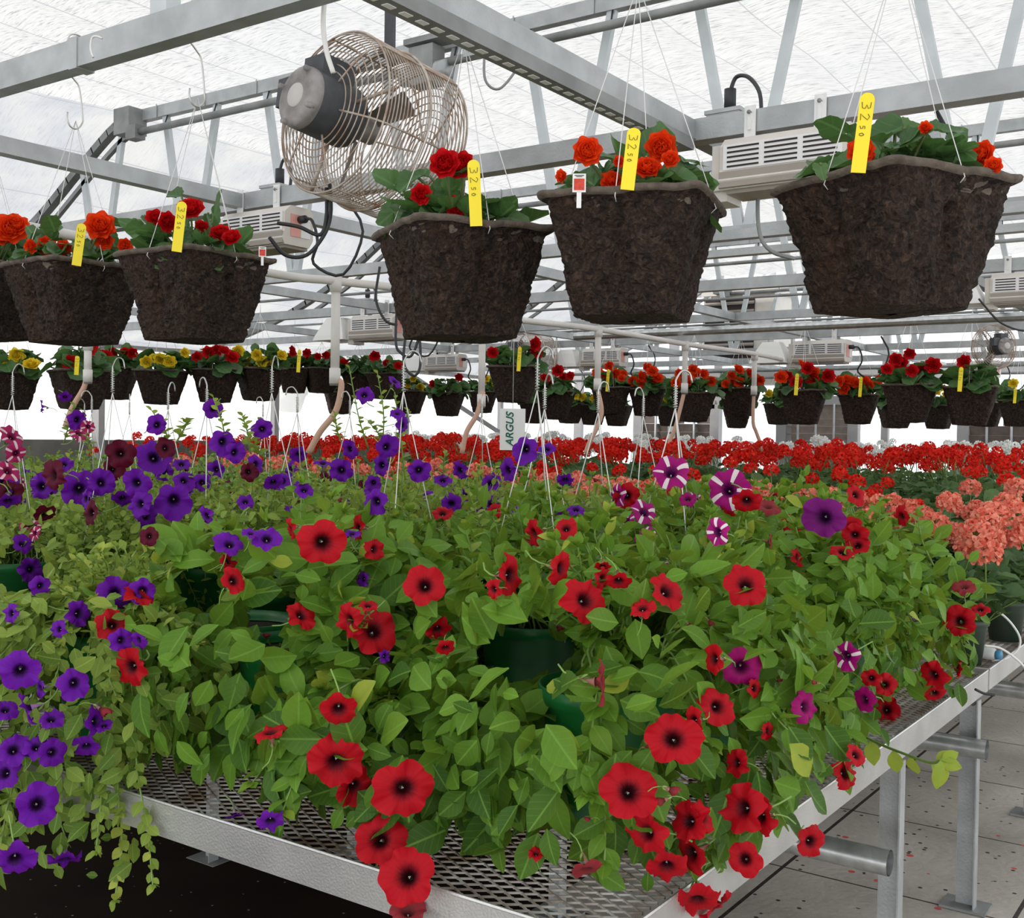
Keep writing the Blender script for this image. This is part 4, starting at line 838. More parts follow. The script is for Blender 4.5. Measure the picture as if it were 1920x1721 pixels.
PBL = {nm: [petunia_bloom('bloom_small_'+nm, mt, tb, 200+i, ruff=1.1, lo=True) for i in range(2)] for nm, mt, tb in (('red', 'p_red', 'tube'), ('purple', 'p_purple', 'tubep'), ('star', 'p_star', 'tube'), ('pink', 'p_pink', 'tube'), ('maroon', 'p_maroon', 'tube'))}
PBUD = petunia_bloom('wilted_bloom', 'p_faded', 'tube', 400, ruff=1.6, shut=.95, deep=.6)
WIN = [(985, 1226, 98, 62, 2.80), (372, 1106, 54, 46, 3.8), (510, 1150, 56, 42, 3.15), (38, 1068, 50, 48, 4.0), (1222, 1165, 46, 26, 2.8), (1000, 1690, 60, 26, 9), (880, 1650, 60, 18, 9), (330, 1500, 75, 22, 9), (1700, 1345, 60, 40, 9), (1490, 1640, 50, 60, 9)]
def keep(P):
    px, py, d = project(P); k_ = np.ones(len(P), bool)
    for x, y, a, b, dm in WIN: k_ &= ~((((px-x)/a)**2+((py-y)/b)**2 < 1) & (d < dm))
    bad = (P[:, 2] < .765) & (P[:, 0] < -.83) & (P[:, 1] > 1.45) ; k_ &= ~bad
    return k_
def petunia_foliage(origin, seed, nst=80, R=.42, up=.30, rim=.28, leaf=(.045, .075), mt='leafP', unique=True, squash=(1, 1), tmpl=PETL, spill=0, lowmax=9, step=.024, tall=0, fill=420):
    r = np.random.default_rng(seed); m = MB(); origin = np.asarray(origin, float); O = []; Dd = []; Nn = []; L = []; Ti = []; tipP = []
    for si in range(nst):
        a = r.uniform(0, 2*PI); kind = r.uniform()
        if kind < .42: rr = r.uniform(.02, .6)*R; h = rim+up*(r.uniform(.35, 1.0) if r.uniform() < .7 else r.uniform(1.0, 1.3))*(1-.35*rr/R); mid = (rr*.35, rim+(h-rim)*.5)
        elif kind < .72: rr = r.uniform(.5, .95)*R; h = rim+up*r.uniform(-.15, .55)-.05; mid = (rr*.5, rim+up*.5)
        else: rr = r.uniform(.6, 1.05)*R; h = r.uniform(.05, rim*.9) if not spill else r.uniform(-spill, rim*.8); mid = (min(.2, rr*.6), rim+.08)
        h = min(h, lowmax)
        d = np.array([math.cos(a)*squash[0], math.sin(a)*squash[1]]); s0 = r.uniform(.02, .09)
        P = smoothpath([(d[0]*s0, d[1]*s0, rim-.03), (d[0]*mid[0], d[1]*mid[0], mid[1]), (d[0]*rr, d[1]*rr, h)], 14)
        P[1:, :2] += r.normal(0, .012, (len(P)-1, 2)).cumsum(0)*.5
        if unique and not keep(P[2:]+origin).all(): continue
        m.tube(P, np.linspace(.0032, .0018, len(P)), 5, mi=1, cap=False)
        seg = np.linalg.norm(np.diff(P, axis=0), axis=1); c = np.r_[0, seg.cumsum()]; tot = c[-1]; k_ = max(2, int(tot/step)); ts = np.linspace(.22*tot, tot, k_)
        Q = np.stack([np.interp(ts, c, P[:, i]) for i in range(3)], -1); tan = unit(np.stack([np.interp(ts, c, np.gradient(P[:, i])) for i in range(3)], -1))
        ang = np.arange(k_)*2.4+r.uniform(0, 6); rad = unit(np.cross(tan, [0.1, .05, 1])); rad2 = np.cross(tan, rad)
        D = rad*np.cos(ang)[:, None]+rad2*np.sin(ang)[:, None]; out = unit(Q*[1, 1, 0]+[1e-3, 0, 0]); f = (ts/tot)
        D = D*.9+tan*.35*(f[:, None]+.4)+out*.55+[0, 0, .10]; D[:, 2] -= np.clip(1-f, 0, 1)*.3+(.45 if kind > .72 else 0)
        nn = out*(.55 if kind < .72 else 1.0)+np.array([0, 0, .9])+r.normal(0, .38, (k_, 3))
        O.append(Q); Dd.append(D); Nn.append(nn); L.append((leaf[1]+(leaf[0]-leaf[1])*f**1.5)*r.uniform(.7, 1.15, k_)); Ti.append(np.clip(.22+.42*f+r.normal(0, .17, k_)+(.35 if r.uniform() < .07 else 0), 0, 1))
        tip = np.tile(P[-1], (6, 1)); an = np.arange(6)*PI/3+r.uniform(0, 3); td = tan[-1]+.9*np.stack([np.cos(an), np.sin(an), .2+0*an], -1)+[0, 0, .4]
        O.append(tip); Dd.append(td); Nn.append(np.tile([0, 0, 1.], (6, 1))+r.normal(0, .3, (6, 3))); L.append(np.full(6, leaf[0]*.62)*r.uniform(.6, 1.1, 6)); Ti.append(r.uniform(.62, .98, 6)); tipP.append((P[-1], unit(out[-1]+[0, 0, .6])))
    if fill:
        a = r.uniform(0, 2*PI, fill); z = .04+(rim+up*.9-.04)*r.uniform(0, 1, fill)
        if spill: z = z-spill*r.uniform(0, 1, fill)
        rad = np.where(z < rim, R*(.80+.2*np.clip(z/rim, 0, 1)), R*np.sqrt(np.clip(1-((z-rim)/max(up, .02))**2, .02, 1)))*r.uniform(.62, 1.04, fill)
        z = np.minimum(z, lowmax+.0); Q = np.stack([rad*np.cos(a), rad*np.sin(a), z], -1); out = unit(Q*[1, 1, 0])
        tg = np.stack([-out[:, 1], out[:, 0], 0*a], -1); el = np.clip((z-rim)/max(up, .05), -1, 1)[:, None]
        D = tg*r.normal(0, .8, fill)[:, None]+out*.35+np.array([0, 0, 1.])*(np.where(el > 0, .1, -.75)+r.normal(0, .45, (fill, 1))); nn = out*(1.0-.5*np.clip(el, 0, 1))+np.array([0, 0, .55])+r.normal(0, .36, (fill, 3))
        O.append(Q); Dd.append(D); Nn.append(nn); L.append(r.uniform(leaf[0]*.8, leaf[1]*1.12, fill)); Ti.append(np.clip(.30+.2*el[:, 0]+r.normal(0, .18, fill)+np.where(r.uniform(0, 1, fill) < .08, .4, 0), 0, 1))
    O = np.concatenate(O); Dd = np.concatenate(Dd); Nn = np.concatenate(Nn); L = np.concatenate(L); Ti = np.concatenate(Ti)
    if unique:
        C = O+unit(Dd)*(L*.5)[:, None]+origin; E_ = O+unit(Dd)*L[:, None]+origin; kk = keep(C) & keep(E_)
        pot = (np.hypot(C[:, 0]-origin[0], C[:, 1]-origin[1]) < .12) & (C[:, 2] < origin[2]+rim-.02); kk &= ~pot
        O, Dd, Nn, L, Ti = O[kk], Dd[kk], Nn[kk], L[kk], Ti[kk]
    w = r.integers(0, len(tmpl), len(O))
    for k_ in range(len(tmpl)):
        q = w == k_
        if q.any(): m.scatter(tmpl[k_], O[q], Dd[q], Nn[q], L[q], Ti[q])
    return m, tipP
m = MB(); m.lathe([(0, 0), (.098, 0), (.100, .01), (.133, .245), (.140, .25), (.142, .28), (.137, .281), (.133, .262), (.128, .255)], n=48); POTM = m.data('pot_body', 'potg')
m = MB(); m.lathe([(0, .25), (.129, .252)], n=24); SOILM = m.data('soil_disc', 'soil')
def wire_hanger(name, h, lean=(0, 0), r=.0015):
    m = MB(); R0 = .138
    for i in range(3):
        a = i*2*PI/3+.5; e = np.array([math.cos(a)*R0, math.sin(a)*R0, .275]); m.tube([e*[1.02, 1.02, 1]-[0, 0, .03], e*[1.03, 1.03, 1]+[0, 0, .005], [lean[0]*.85, lean[1]*.85, .28+h*.84], [lean[0], lean[1], .28+h*.92]], r, 5)
    top = np.array([lean[0], lean[1], .28+h*.84])
    P = [(math.cos(t)*.005, math.sin(t)*.005, z) for t, z in zip(np.arange(0, 60, .5), np.linspace(0, h*.10, 120))]; m.tube(np.array(P)+top, r*.8, 4)
    m.tube(smoothpath([top, top+[0, 0, h*.10], top+[.002, 0, h*.125], top+[.02, 0, h*.16], top+[.042, .0, h*.15], top+[.05, 0, h*.11]], 22), r*1.35, 6)
    return m.data(name, 'wire')
HANG = wire_hanger('hanger_wire', .70); HANGF = wire_hanger('hanger_wire_far', .66, r=.002)
plants = []
def petunia(x, y, kind, lab, fol=None, tips=None, z=.75, hang=True, rot=0, **kw):
    o = empty('petunia_basket', (x, y, z), lab, 'potted petunia', 'petunias in green hanging pots')
    pk = .68 if kw.get('rim') else 1.0
    inst('pot', POTM, o, sc=(1, 1, pk)); inst('soil', SOILM, o, sc=(1, 1, pk))
    mt = {'red': 'leafP', 'purple': 'leafV', 'star': 'leafP', 'pink': 'leafR', 'maroon': 'leafR'}[kind]
    if fol is None:
        if kind == 'purple': kw.setdefault('leaf', (.022, .042)); kw.setdefault('step', .016); kw.setdefault('tmpl', PETS); kw.setdefault('fill', 1100)
        m, tips = petunia_foliage((x, y, z), int(abs(x*1000)+y*77) % 9999, mt=mt, **kw); m.build('foliage', [mt, 'stem'], o)
    else: q = inst('foliage', fol, o); q.rotation_euler = (0, 0, rot)
    if hang: h = inst('hanger', HANG if y < 2.6 else HANGF, o); h.rotation_euler = (0, 0, {True: rng.uniform(0, 6)}.get(True) if hang is True else hang)
    plants.append((o, kind, tips or [], x, y, z)); return o
rowlab = ['front', 'second', 'third', 'fourth', 'fifth', 'sixth']
# front row and second row: individually grown
petunia(-1.06, 1.86, 'red', 'red petunia spilling over the front right corner of the bench', R=.40, up=.27, nst=95, hang=False, leaf=(.04, .082), fill=1000)
petunia(-1.44, 1.79, 'red', 'low red petunia at the front centre below the exposed green pot', R=.38, up=.05, rim=.20, nst=85, lowmax=.26, hang=False, leaf=(.05, .092), fill=900)
petunia(-1.84, 1.80, 'red', 'tall red petunia left of centre in the front row', R=.40, up=.29, nst=85, hang=False, leaf=(.045, .090), fill=800)
petunia(-2.16, 1.92, 'red', 'red petunia with yellowing leaves beside the front violet petunia', R=.40, up=.12, nst=70, hang=False, leaf=(.045, .09), lowmax=.42, fill=600)
petunia(-2.30, 1.64, 'purple', 'violet petunia hanging over the bench edge at lower left', R=.50, up=.16, nst=190, spill=.26, hang=False, leaf=(.026, .052), fill=1900)
petunia(-2.92, 1.66, 'purple', 'violet petunia at the left edge of the picture, low over the bench front', R=.46, up=.2, nst=150, spill=.26, hang=False, leaf=(.026, .050), fill=1600)
petunia(-1.59, 2.38, 'red', 'red petunia in the most exposed green pot at bench centre', R=.30, up=.26, nst=80, hang=1.2)
petunia(-1.10, 2.40, 'red', 'red petunia behind the front right corner plant', R=.38, up=.24, nst=95, hang=False)
petunia(-2.02, 2.36, 'red', 'red petunia whose flower stands highest left of centre', R=.34, up=.22, nst=90, hang=.5)
petunia(-2.52, 2.34, 'purple', 'violet petunia in a green pot with its rim showing left of centre', R=.36, up=.30, nst=130, hang=2.0)
petunia(-3.15, 2.62, 'purple', 'violet petunia in a partly bare green pot at left', R=.40, up=.28, nst=120, hang=3.0)
petunia(-3.10, 2.20, 'purple', 'violet petunia with the largest cluster of open flowers at left', R=.40, up=.26, nst=130, hang=.2)
petunia(-3.75, 2.25, 'purple', 'violet petunia in the second row at the far left edge', R=.42, up=.24, nst=110, hang=1.7)
petunia(-1.42, 2.82, 'star', 'magenta and white star petunia in the middle right', R=.36, up=.30, nst=90, hang=.9)
petunia(-1.02, 2.88, 'red', 'red petunia on the right edge with hanging scarlet flowers', R=.30, up=.26, nst=90, hang=False)
petunia(-1.06, 3.36, 'red', 'rightmost red petunia beside the first coral geraniums', R=.34, up=.24, nst=85, hang=False)
# shared foliage for the rows behind
FOLV = {}
for kd, mt in (('red', 'leafP'), ('purple', 'leafV'), ('mix', 'leafR')):
    FOLV[kd] = []
    for i in range(2):
        kw = dict(leaf=(.03, .048), step=.020, tmpl=PETS, fill=600) if kd != 'red' else dict(tmpl=PETS, fill=350)
        m, t = petunia_foliage((0, 0, 0), 900+i+len(kd)*10, nst=85, R=.38, up=.29, mt=mt, unique=False, **kw); FOLV[kd].append((m.data('foliage_'+kd, [mt, 'stem']), t))
rowspec = [(2.84, [(-1.92, 'red'), (-2.42, 'purple'), (-2.9, 'purple'), (-3.6, 'purple'), (-4.1, 'purple'), (-4.55, 'pink')]),
           (3.32, [(-1.47, 'star'), (-1.95, 'purple'), (-2.42, 'purple'), (-2.9, 'purple'), (-3.4, 'purple'), (-3.9, 'maroon'), (-4.4, 'purple'), (-4.9, 'pink')]),
           (3.75, [(-1.42, 'red'), (-1.75, 'red'), (-2.0, 'purple'), (-2.5, 'purple'), (-3.0, 'purple'), (-3.5, 'maroon'), (-4.0, 'purple'), (-4.5, 'maroon'), (-5.1, 'pink'), (-5.6, 'purple')]),
           (4.2, [(-3.1, 'purple'), (-3.6, 'maroon'), (-4.1, 'purple'), (-4.6, 'pink'), (-5.1, 'maroon'), (-5.6, 'purple'), (-6.2, 'pink'), (-6.7, 'purple')])]
KD = {'red': 'red', 'purple': 'violet', 'star': 'magenta star', 'pink': 'pink striped', 'maroon': 'dark maroon'}
hk = 0
for ri, (y, lst) in enumerate(rowspec):
    for ci, (x, kd) in enumerate(lst):
        v_ = FOLV['red' if kd in ('red', 'star') else 'purple' if kd == 'purple' else 'mix'][(ri+ci) % 2]
        petunia(x+rng.uniform(-.03, .03), y+rng.uniform(-.04, .04), kd, '%s petunia, %s from the right in the %s row from the front' % (KD[kd], ORD[ci], rowlab[ri+2]), v_[0], [], hang=rng.uniform(0, 6) if (ri*2+ci) % 3 == 0 else False, rot=rng.uniform(0, 6))
# ---- tall wispy shoots standing above the violet plants
def wisp(px0, py0, px1, py1, D, mt='leafV', leaf=.03, n=16):
    a = atD(px0, py0, D); b = atD(px1, py1, D-.05); m = MB(); P = smoothpath([a, (a+b)/2+rng.normal(0, .012, 3), b], 14); m.tube(P, np.linspace(.0028, .0016, len(P)), 5, mi=1)
    t = np.linspace(.15, 1, n); Q = np.stack([np.interp(t, np.linspace(0, 1, len(P)), P[:, i]) for i in range(3)], -1); an = np.arange(n)*2.4
    D_ = np.stack([np.cos(an), np.sin(an), .35+t*.5], -1); m.scatter(PETS[0], Q, D_, np.tile([0, 0, 1.], (n, 1))+rng.normal(0, .3, (n, 3)), leaf*(1.2-.5*t), rng.uniform(.5, .95, n))
    o = min(plants, key=lambda q: np.hypot(q[3]-a[0], q[4]-a[1]) + (0 if q[1] == 'purple' else 1))
    m.V = [v-np.array([o[3], o[4], o[5]]) for v in m.V]; ob = m.build('tall_shoot', [mt, 'stem'], o[0]); ob.location = Vector((0, 0, 0)) if False else (o[3]-o[0].location.x, o[4]-o[0].location.y, 0)
for q in ((715, 860, 708, 700, 3.6), (760, 900, 740, 735, 3.6), (690, 840, 655, 690, 3.65), (720, 850, 690, 790, 3.6), (735, 830, 765, 770, 3.6), (300, 850, 285, 770, 2.9), (415, 870, 400, 745, 3.0), (470, 850, 455, 780, 3.0), (500, 860, 492, 790, 3.1), (330, 830, 350, 790, 3.0), (640, 830, 628, 775, 3.7), (120, 830, 140, 760, 3.9), (170, 850, 155, 770, 3.9), (840, 930, 835, 845, 3.2), (640, 960, 600, 900, 3.2), (905, 1000, 880, 925, 2.9), (1075, 960, 1060, 890, 3.3)): wisp(*q)
for q in ((880, 1130, 870, 985, 2.45), (1010, 1120, 995, 960, 2.5), (660, 1110, 640, 985, 2.35), (1540, 1040, 1600, 925, 3.0), (1690, 1060, 1650, 940, 3.1), (1750, 1060, 1720, 960, 3.1), (1390, 1080, 1380, 1010, 2.6), (1160, 1080, 1165, 975, 2.6)): wisp(*q, mt='leafP', leaf=.055, n=12)
# trailing shoot over the right rail
a = [atz(1600, 1370, .80), atz(1650, 1395, .80), aty(1700, 1415, 2.5), aty(1745, 1430, 2.42), aty(1765, 1425, 2.4)]
m = MB(); P = smoothpath(a, 24); m.tube(P, .003, 6, mi=1); Q = P[[4, 9, 13, 18, 20, 22, 23, 23]]; D_ = np.array([[.2, -.3, -.9], [.2, -.1, -1], [.1, .2, -.9], [.5, .2, -.7], [.4, .2, .4], [.8, 0, -.1], [.1, -.4, -.9], [.7, .3, .4]]); m.scatter(PETL[1], Q, D_, np.tile(unit(EYE-P[12]), (8, 1))+rng.normal(0, .3, (8, 3)), np.array([.06, .055, .05, .05, .045, .045, .06, .04]), .95)
pl = plants[1+13]; m.V = [v-np.array([pl[3], pl[4], pl[5]]) for v in m.V]; m.build('trailing_shoot', ['leafP', 'stem'], pl[0])
# ------------------------------------------------------------------ hero blooms
bpy.context.view_layer.update(); DG = bpy.context.evaluated_depsgraph_get()
HB = '''red 605,1017,90 797,1098,78 700,1183,88,20,60 655,1163,62,55,200 565,1153,55,45,40 438,1088,56,40,30 212,1170,62,30,60 245,1250,72,35,200 958,1078,78,50,0 1097,1125,84,35,20 1052,1065,66,60,0 1250,1108,74,45,40 1398,1095,78,30,80 1345,1325,70,25,0 1262,1385,98 635,1330,76,30,270 508,1372,60,78,100 630,1430,100,30,270 665,1475,76,35,300 757,1478,106 712,1575,98 765,1643,106 1180,1485,104 1212,1562,84,45,190 1290,1540,80,50,180 1295,1600,84,50,200 1250,1625,76,40,270 1380,1430,52,60,180 1392,1515,88,50,180 1425,1530,70,45,200 1397,1610,66 1520,1578,60,30,330 1308,1688,80,50,270 1345,1700,70,60,300 1585,1450,60,45,0 1605,1415,46,40,30 1660,1283,44 1662,1330,52 1634,1272,36 1750,1265,52,45,200 1752,1300,40,40,270 1800,1165,58 1838,1142,34,50,90 1800,1250,40,70,0 1603,1003,44 1580,1035,46,50,60 1605,927,42,40,30 1690,968,38,65,200 1175,930,48 1205,1140,46,50,90 1400,940,56,30,270 1338,1235,58,60,180 670,990,46,50,180 702,1030,42,50,0 820,1180,48,40,270 835,1215,38,50,270 830,962,40,50,90 545,992,40,70,200 428,1052,34,70,30 262,1115,54,72,60 1160,1090,50,40,270 1000,1000,52,65,200 1062,990,44,40,90 1495,1045,36,60,0 925,1105,40,50,200 1415,1290,40,40,0 690,1135,36,60,90 1300,1350,50,50,180 1130,1085,46,50,0 1005,1600,30,60,90 1130,1062,34,50,270 1370,948,40,40,200 1440,1370,34,50,0 1320,1530,60,50,0
star 1258,885,70,40,90 1366,918,74,20,120 1208,960,56,50,60 1158,928,42,55,200 1345,998,52,55,180 1586,1230,54,40,200
plum 1545,970,76,20,200
mag 1388,1250,78 1510,1325,60,45,0 1620,1312,50,60,200 1290,935,34,50,90
faded 1440,950,44,70,90 1130,1278,80,72,0 1100,1630,58,60,270 765,1708,70,60,90 1445,1015,30,60,0 1808,1100,40,60,90 1790,1020,30,60,90
maroon 225,850,52 100,892,54,50,180 170,962,46,40,180 210,880,40 310,840,38 465,885,34 20,925,46 85,965,38,40,270 280,1005,34
pink 22,818,46,50,60 15,882,44,40,60 60,985,40,50,90 30,850,36 65,1000,28,40,180 148,812,36,60,60 165,800,24
purple 288,858,64 326,938,64 148,918,66,20,270 190,905,50 77,912,52,25,180 255,905,54,30,180 275,968,46,30,0 262,945,48,40,180 295,797,40,20,0 308,885,36 400,767,36 418,828,46,25,0 492,805,38 440,848,40,20,0 640,882,46 655,842,36,40,180 725,838,42,20,0 715,872,40,30,180 785,882,44 683,740,37,30,90 740,715,30,60,60 755,797,32,40,0 745,775,28,60,90 705,940,50,30,180 570,918,36,40,90 512,905,36,40,270 430,1020,52,40,90 500,1010,54,30,90 387,968,40,45,200 57,1067,46,20,0 76,1098,36,30,0 42,1020,36,50,60 215,1110,62 268,1108,50 148,1150,52,50,0 38,1258,72,20,270 140,1280,56,25,0 228,1200,44,40,0 25,1405,60,30,90 68,1400,50,40,90 98,1410,52,20,0 8,1450,60,30,180 70,1507,80 28,1612,76,35,270 122,1612,62,60,270 162,1400,46,40,270 180,1352,54,60,0 48,1330,62,60,200 96,1348,46,60,90 507,1540,52,40,270 440,1530,34,60,270 985,842,50,20,180 952,882,42,50,200 920,905,40,40,90 862,882,38,45,200 1025,842,34,40,90 530,902,34 145,787,36,30,0 122,745,24,30,270 78,762,24,70,180 405,880,34 560,852,30,40,270 378,905,34 680,1085,30,40,180 722,1230,26,40,0 605,868,36,60,90 345,900,40,40,60 230,935,40,40,270 160,935,40,50,180 460,940,34,40,90 10,1330,44,50,90 75,1290,34,50,200 195,1360,30,50,90 110,1180,34,40,180 20,1150,38,40,180 260,1200,34,50,200 5,905,50 15,940,44,50,270 1080,955,34,50,90 1060,900,34,50,270 830,900,34,40,90 700,905,30 340,870,34,40,90 545,880,34,50,180 120,870,36,40,90 480,870,34,50,0 470,1000,30,60,90 660,1000,34,60,90'''
SZ = {'red': .092, 'purple': .074, 'star': .085, 'plum': .088, 'mag': .085, 'faded': .085, 'maroon': .075, 'pink': .075}
FAM = {'red': ('red',), 'faded': ('red', 'star'), 'mag': ('star', 'red'), 'star': ('star', 'red'), 'plum': ('star', 'red'), 'purple': ('purple', 'maroon', 'pink'), 'maroon': ('purple', 'maroon', 'pink'), 'pink': ('pink', 'maroon', 'purple')}
cx, cy = RW[:, 0], RW[:, 1]; nb = {}
for line in HB.split('\n'):
    nm, rest = line.split(' ', 1)
    for bi, tk in enumerate(rest.split()):
        q = [float(x) for x in tk.split(',')]; px, py, s_ = q[:3]; d = ray(px, py); tilt = q[3] if len(q) > 3 else 12; az = math.radians(q[4]) if len(q) > 4 else rng.uniform(0, 6)
        Ds = SZ[nm]*F/s_; hits = []
        for ox, oy in ((0, 0), (s_*.3, 0), (-s_*.3, 0), (0, s_*.3), (0, -s_*.3)):
            dd = ray(px+ox, py+oy); h, loc, *_ = SC.ray_cast(DG, Vector(EYE), Vector(unit(dd)))
            if h: hits.append(project(np.array(loc))[2])
        Dh = min([h for h in hits if h > 1.2], default=None)
        if Dh is None: D = Ds
        else: D = min(Dh-.02, max(Ds, Dh-.25)) if Ds < Dh+2 else Dh-.02
        if Dh is not None and Dh > 5: D = Ds
        D = max(D, 1.5); P = atD(px, py, D); toc = unit(EYE-P); tl = math.radians(tilt)
        f = toc*math.cos(tl)+(cx*math.cos(az)+cy*math.sin(az))*math.sin(tl)
        cand = [p for p in plants if p[1] in FAM[nm]]; pl = min(cand, key=lambda p: np.hypot(p[3]-P[0], p[4]-P[1]-.05)+nb.get(id(p), 0)*.0)
        nb[id(pl)] = nb.get(id(pl), 0)+1
        ms = PB[nm]; inst('bloom', ms[bi % len(ms)], pl[0], P-np.array([pl[3], pl[4], pl[5]]) , frame_z(f, rng.uniform(0, 6)), s_*D/F/1.92)
for p in plants: p[0].location = (p[3], p[4], p[5])
# a few buds and wilted flowers, and blooms on the hidden rows
for px, py, s_ in ((1255, 1480, 50), (1245, 1500, 46), (1045, 1175, 30), (1210, 1400, 20), (495, 1190, 30), (1300, 950, 20), (560, 940, 30), (640, 935, 22), (1120, 900, 22), (1000, 1020, 34), (1330, 1165, 30), (1530, 1280, 24), (1465, 1275, 30), (190, 1330, 50), (1105, 1535, 26), (1290, 1170, 30)):
    h, loc, *_ = SC.ray_cast(DG, Vector(EYE), Vector(unit(ray(px, py)))); D = project(np.array(loc))[2]-.03 if h else 2.5; D = min(D, 3.4); P = atD(px, py, D)
    pl = min([p for p in plants if p[1] in ('red', 'star')], key=lambda p: np.hypot(p[3]-P[0], p[4]-P[1])); inst('wilted_bloom', PBUD, pl[0], P-np.array([pl[3], pl[4], pl[5]]), frame_z(cx*rng.choice([-1, 1])+cy*rng.uniform(-1, .5)+rng.normal(0, .3, 3), 0), s_*D/F/2.4)
for p in plants:
    if p[4] > 2.7:
        for i in range(6 if p[1] != 'red' else 3):
            a = rng.uniform(PI, 2*PI); r_ = rng.uniform(.1, .34); P = np.array([r_*math.cos(a), r_*math.sin(a), .42+.16*(1-r_/.4)+rng.uniform(-.06, .04)]); W0 = P+np.array([p[3], p[4], p[5]])
            inst('bloom', PBL[p[1]][i % 2], p[0], P, frame_z(unit(EYE-W0)*.6+[0, 0, .3]+rng.normal(0, .4, 3)), rng.uniform(.026, .034))
# ------------------------------------------------------------------ geraniums
def geranium_foliage(name, seed, H=.42, R=.2, n=80, lo=False, tone=0):
    r = np.random.default_rng(seed); m = MB(); a = r.uniform(0, 2*PI, n); f = np.sqrt(r.uniform(0, 1, n)); z = .16+(H-.16)*r.uniform(0, 1, n)**.7*(1-.35*f*f); P = np.stack([R*f*np.cos(a), R*f*np.sin(a), z], -1)
    out = unit(P*[1, 1, 0]+[1e-3, 0, 0]); D = out+r.normal(0, .4, (n, 3))*[1, 1, .3]; Nn = out*.45+np.array([0, 0, 1.])+r.normal(0, .3, (n, 3)); L = r.uniform(.06, .105, n)
    tm = GERLL if lo else GERL
    for k_ in range(len(tm)):
        q = np.arange(n) % len(tm) == k_; m.scatter(tm[k_], P[q]-unit(D[q])*.03, D[q], Nn[q], L[q], np.clip(r.uniform(0, .9, q.sum())+tone, 0, 1))
    for i in range(0, n, 2 if not lo else 5): m.tube([(P[i, 0]*.2, P[i, 1]*.2, .1), P[i]*[.6, .6, .8], P[i]], .0025 if not lo else .004, 4, mi=1, cap=False)
    return m.data(name, ['leafG', 'stem'])
def floret_head(name, mt, seed, lo=False):
    r = np.random.default_rng(seed); m = MB(); n = 26 if lo else 44
    i = np.arange(n)+.5; ph = np.arccos(1-1.45*i/n); th = PI*(1+5**.5)*i; Nn = np.stack([np.sin(ph)*np.cos(th), np.sin(ph)*np.sin(th), np.cos(ph)], -1); C = Nn*[1, 1, .8]*(.78+r.uniform(-.1, .12, n))[:, None]
    if lo: tm = blade([0, .5, 1.0], [.08, .40, .30], (-1, 1), -.15, 0, 0)
    else: tm = blade([0, .35, .75, 1.0], [.06, .30, .42, .26], (-1, 0, 1), -.18, -.1, .03)
    for k_ in range(5 if not lo else 4):
        u = unit(np.cross(Nn, [.3, .2, 1])); v = np.cross(Nn, u); an = k_*2*PI/(5 if not lo else 4)+r.uniform(0, 6, n); D = u*np.cos(an)[:, None]+v*np.sin(an)[:, None]+Nn*.35; m.scatter(tm, C, D, Nn+r.normal(0, .2, (n, 3)), r.uniform(.30, .42, n)*(1.15 if lo else 1), np.clip(r.uniform(0, 1, n), 0, 1))
    m.tube([(0, 0, .5), (.05, .05, -1.2), (0, .1, -3.5)], .055, 5, mi=1); 
    if not lo:
        for j in range(0, n, 2): m.tube([(0, 0, -.2), C[j]], .02, 4, mi=1, cap=False)
    return m.data(name, [mt, 'stem'])
GH = {c: [floret_head('flower_head_'+c, 'g_'+c, 500+i) for i in range(3)] for c in ('coral', 'red')}
GHL = {c: [floret_head('flower_head_far_'+c, 'g_'+c, 600+i, True) for i in range(3)] for c in ('coral', 'red', 'white')}
GF = [geranium_foliage('geranium_leaves%d' % i, 700+i, .34, .2, 90) for i in range(3)]; GFL = [geranium_foliage('geranium_leaves_far%d' % i, 710+i, .46, .24, 80, True) for i in range(3)]
m = MB(); m.lathe([(0, 0), (.055, 0), (.072, .13), (.078, .135), (.079, .155), (.073, .156), (.07, .14), (0, .138)], n=28); GP = m.data('nursery_pot', 'potd')
def geranium(x, y, c, heads, lab, grp, near=False, z=.75, top=.56, sc=1.0, gs=1.0):
    o = empty('potted_geranium', (x, y, z), lab, 'potted geranium', grp); inst('pot', GP, o)
    q = inst('foliage', (GF if near else GFL)[rng.integers(3)], o, (0, 0, 0), sc=(gs, gs, sc)); q.rotation_euler = (0, 0, rng.uniform(0, 6))
    for h in range(heads):
        a = rng.uniform(0, 2*PI); r_ = rng.uniform(0, .19); hd = (GH if near and c in GH else GHL)[c]
        inst('flower_head', hd[rng.integers(3)], o, (r_*math.cos(a), r_*math.sin(a), top*sc+rng.uniform(-.07, .05)), frame_z((math.cos(a)*.4, math.sin(a)*.4-.25, 1)), rng.uniform(.036, .05))
    return o
gl = {'coral': 'coral geranium among the band of coral ones behind the petunias', 'redf': 'sparsely flowering leafy geranium between the coral band and the dense red band', 'red': 'red geranium in the dense scarlet band at the back', 'white': 'white geranium glimpsed behind the scarlet band'}
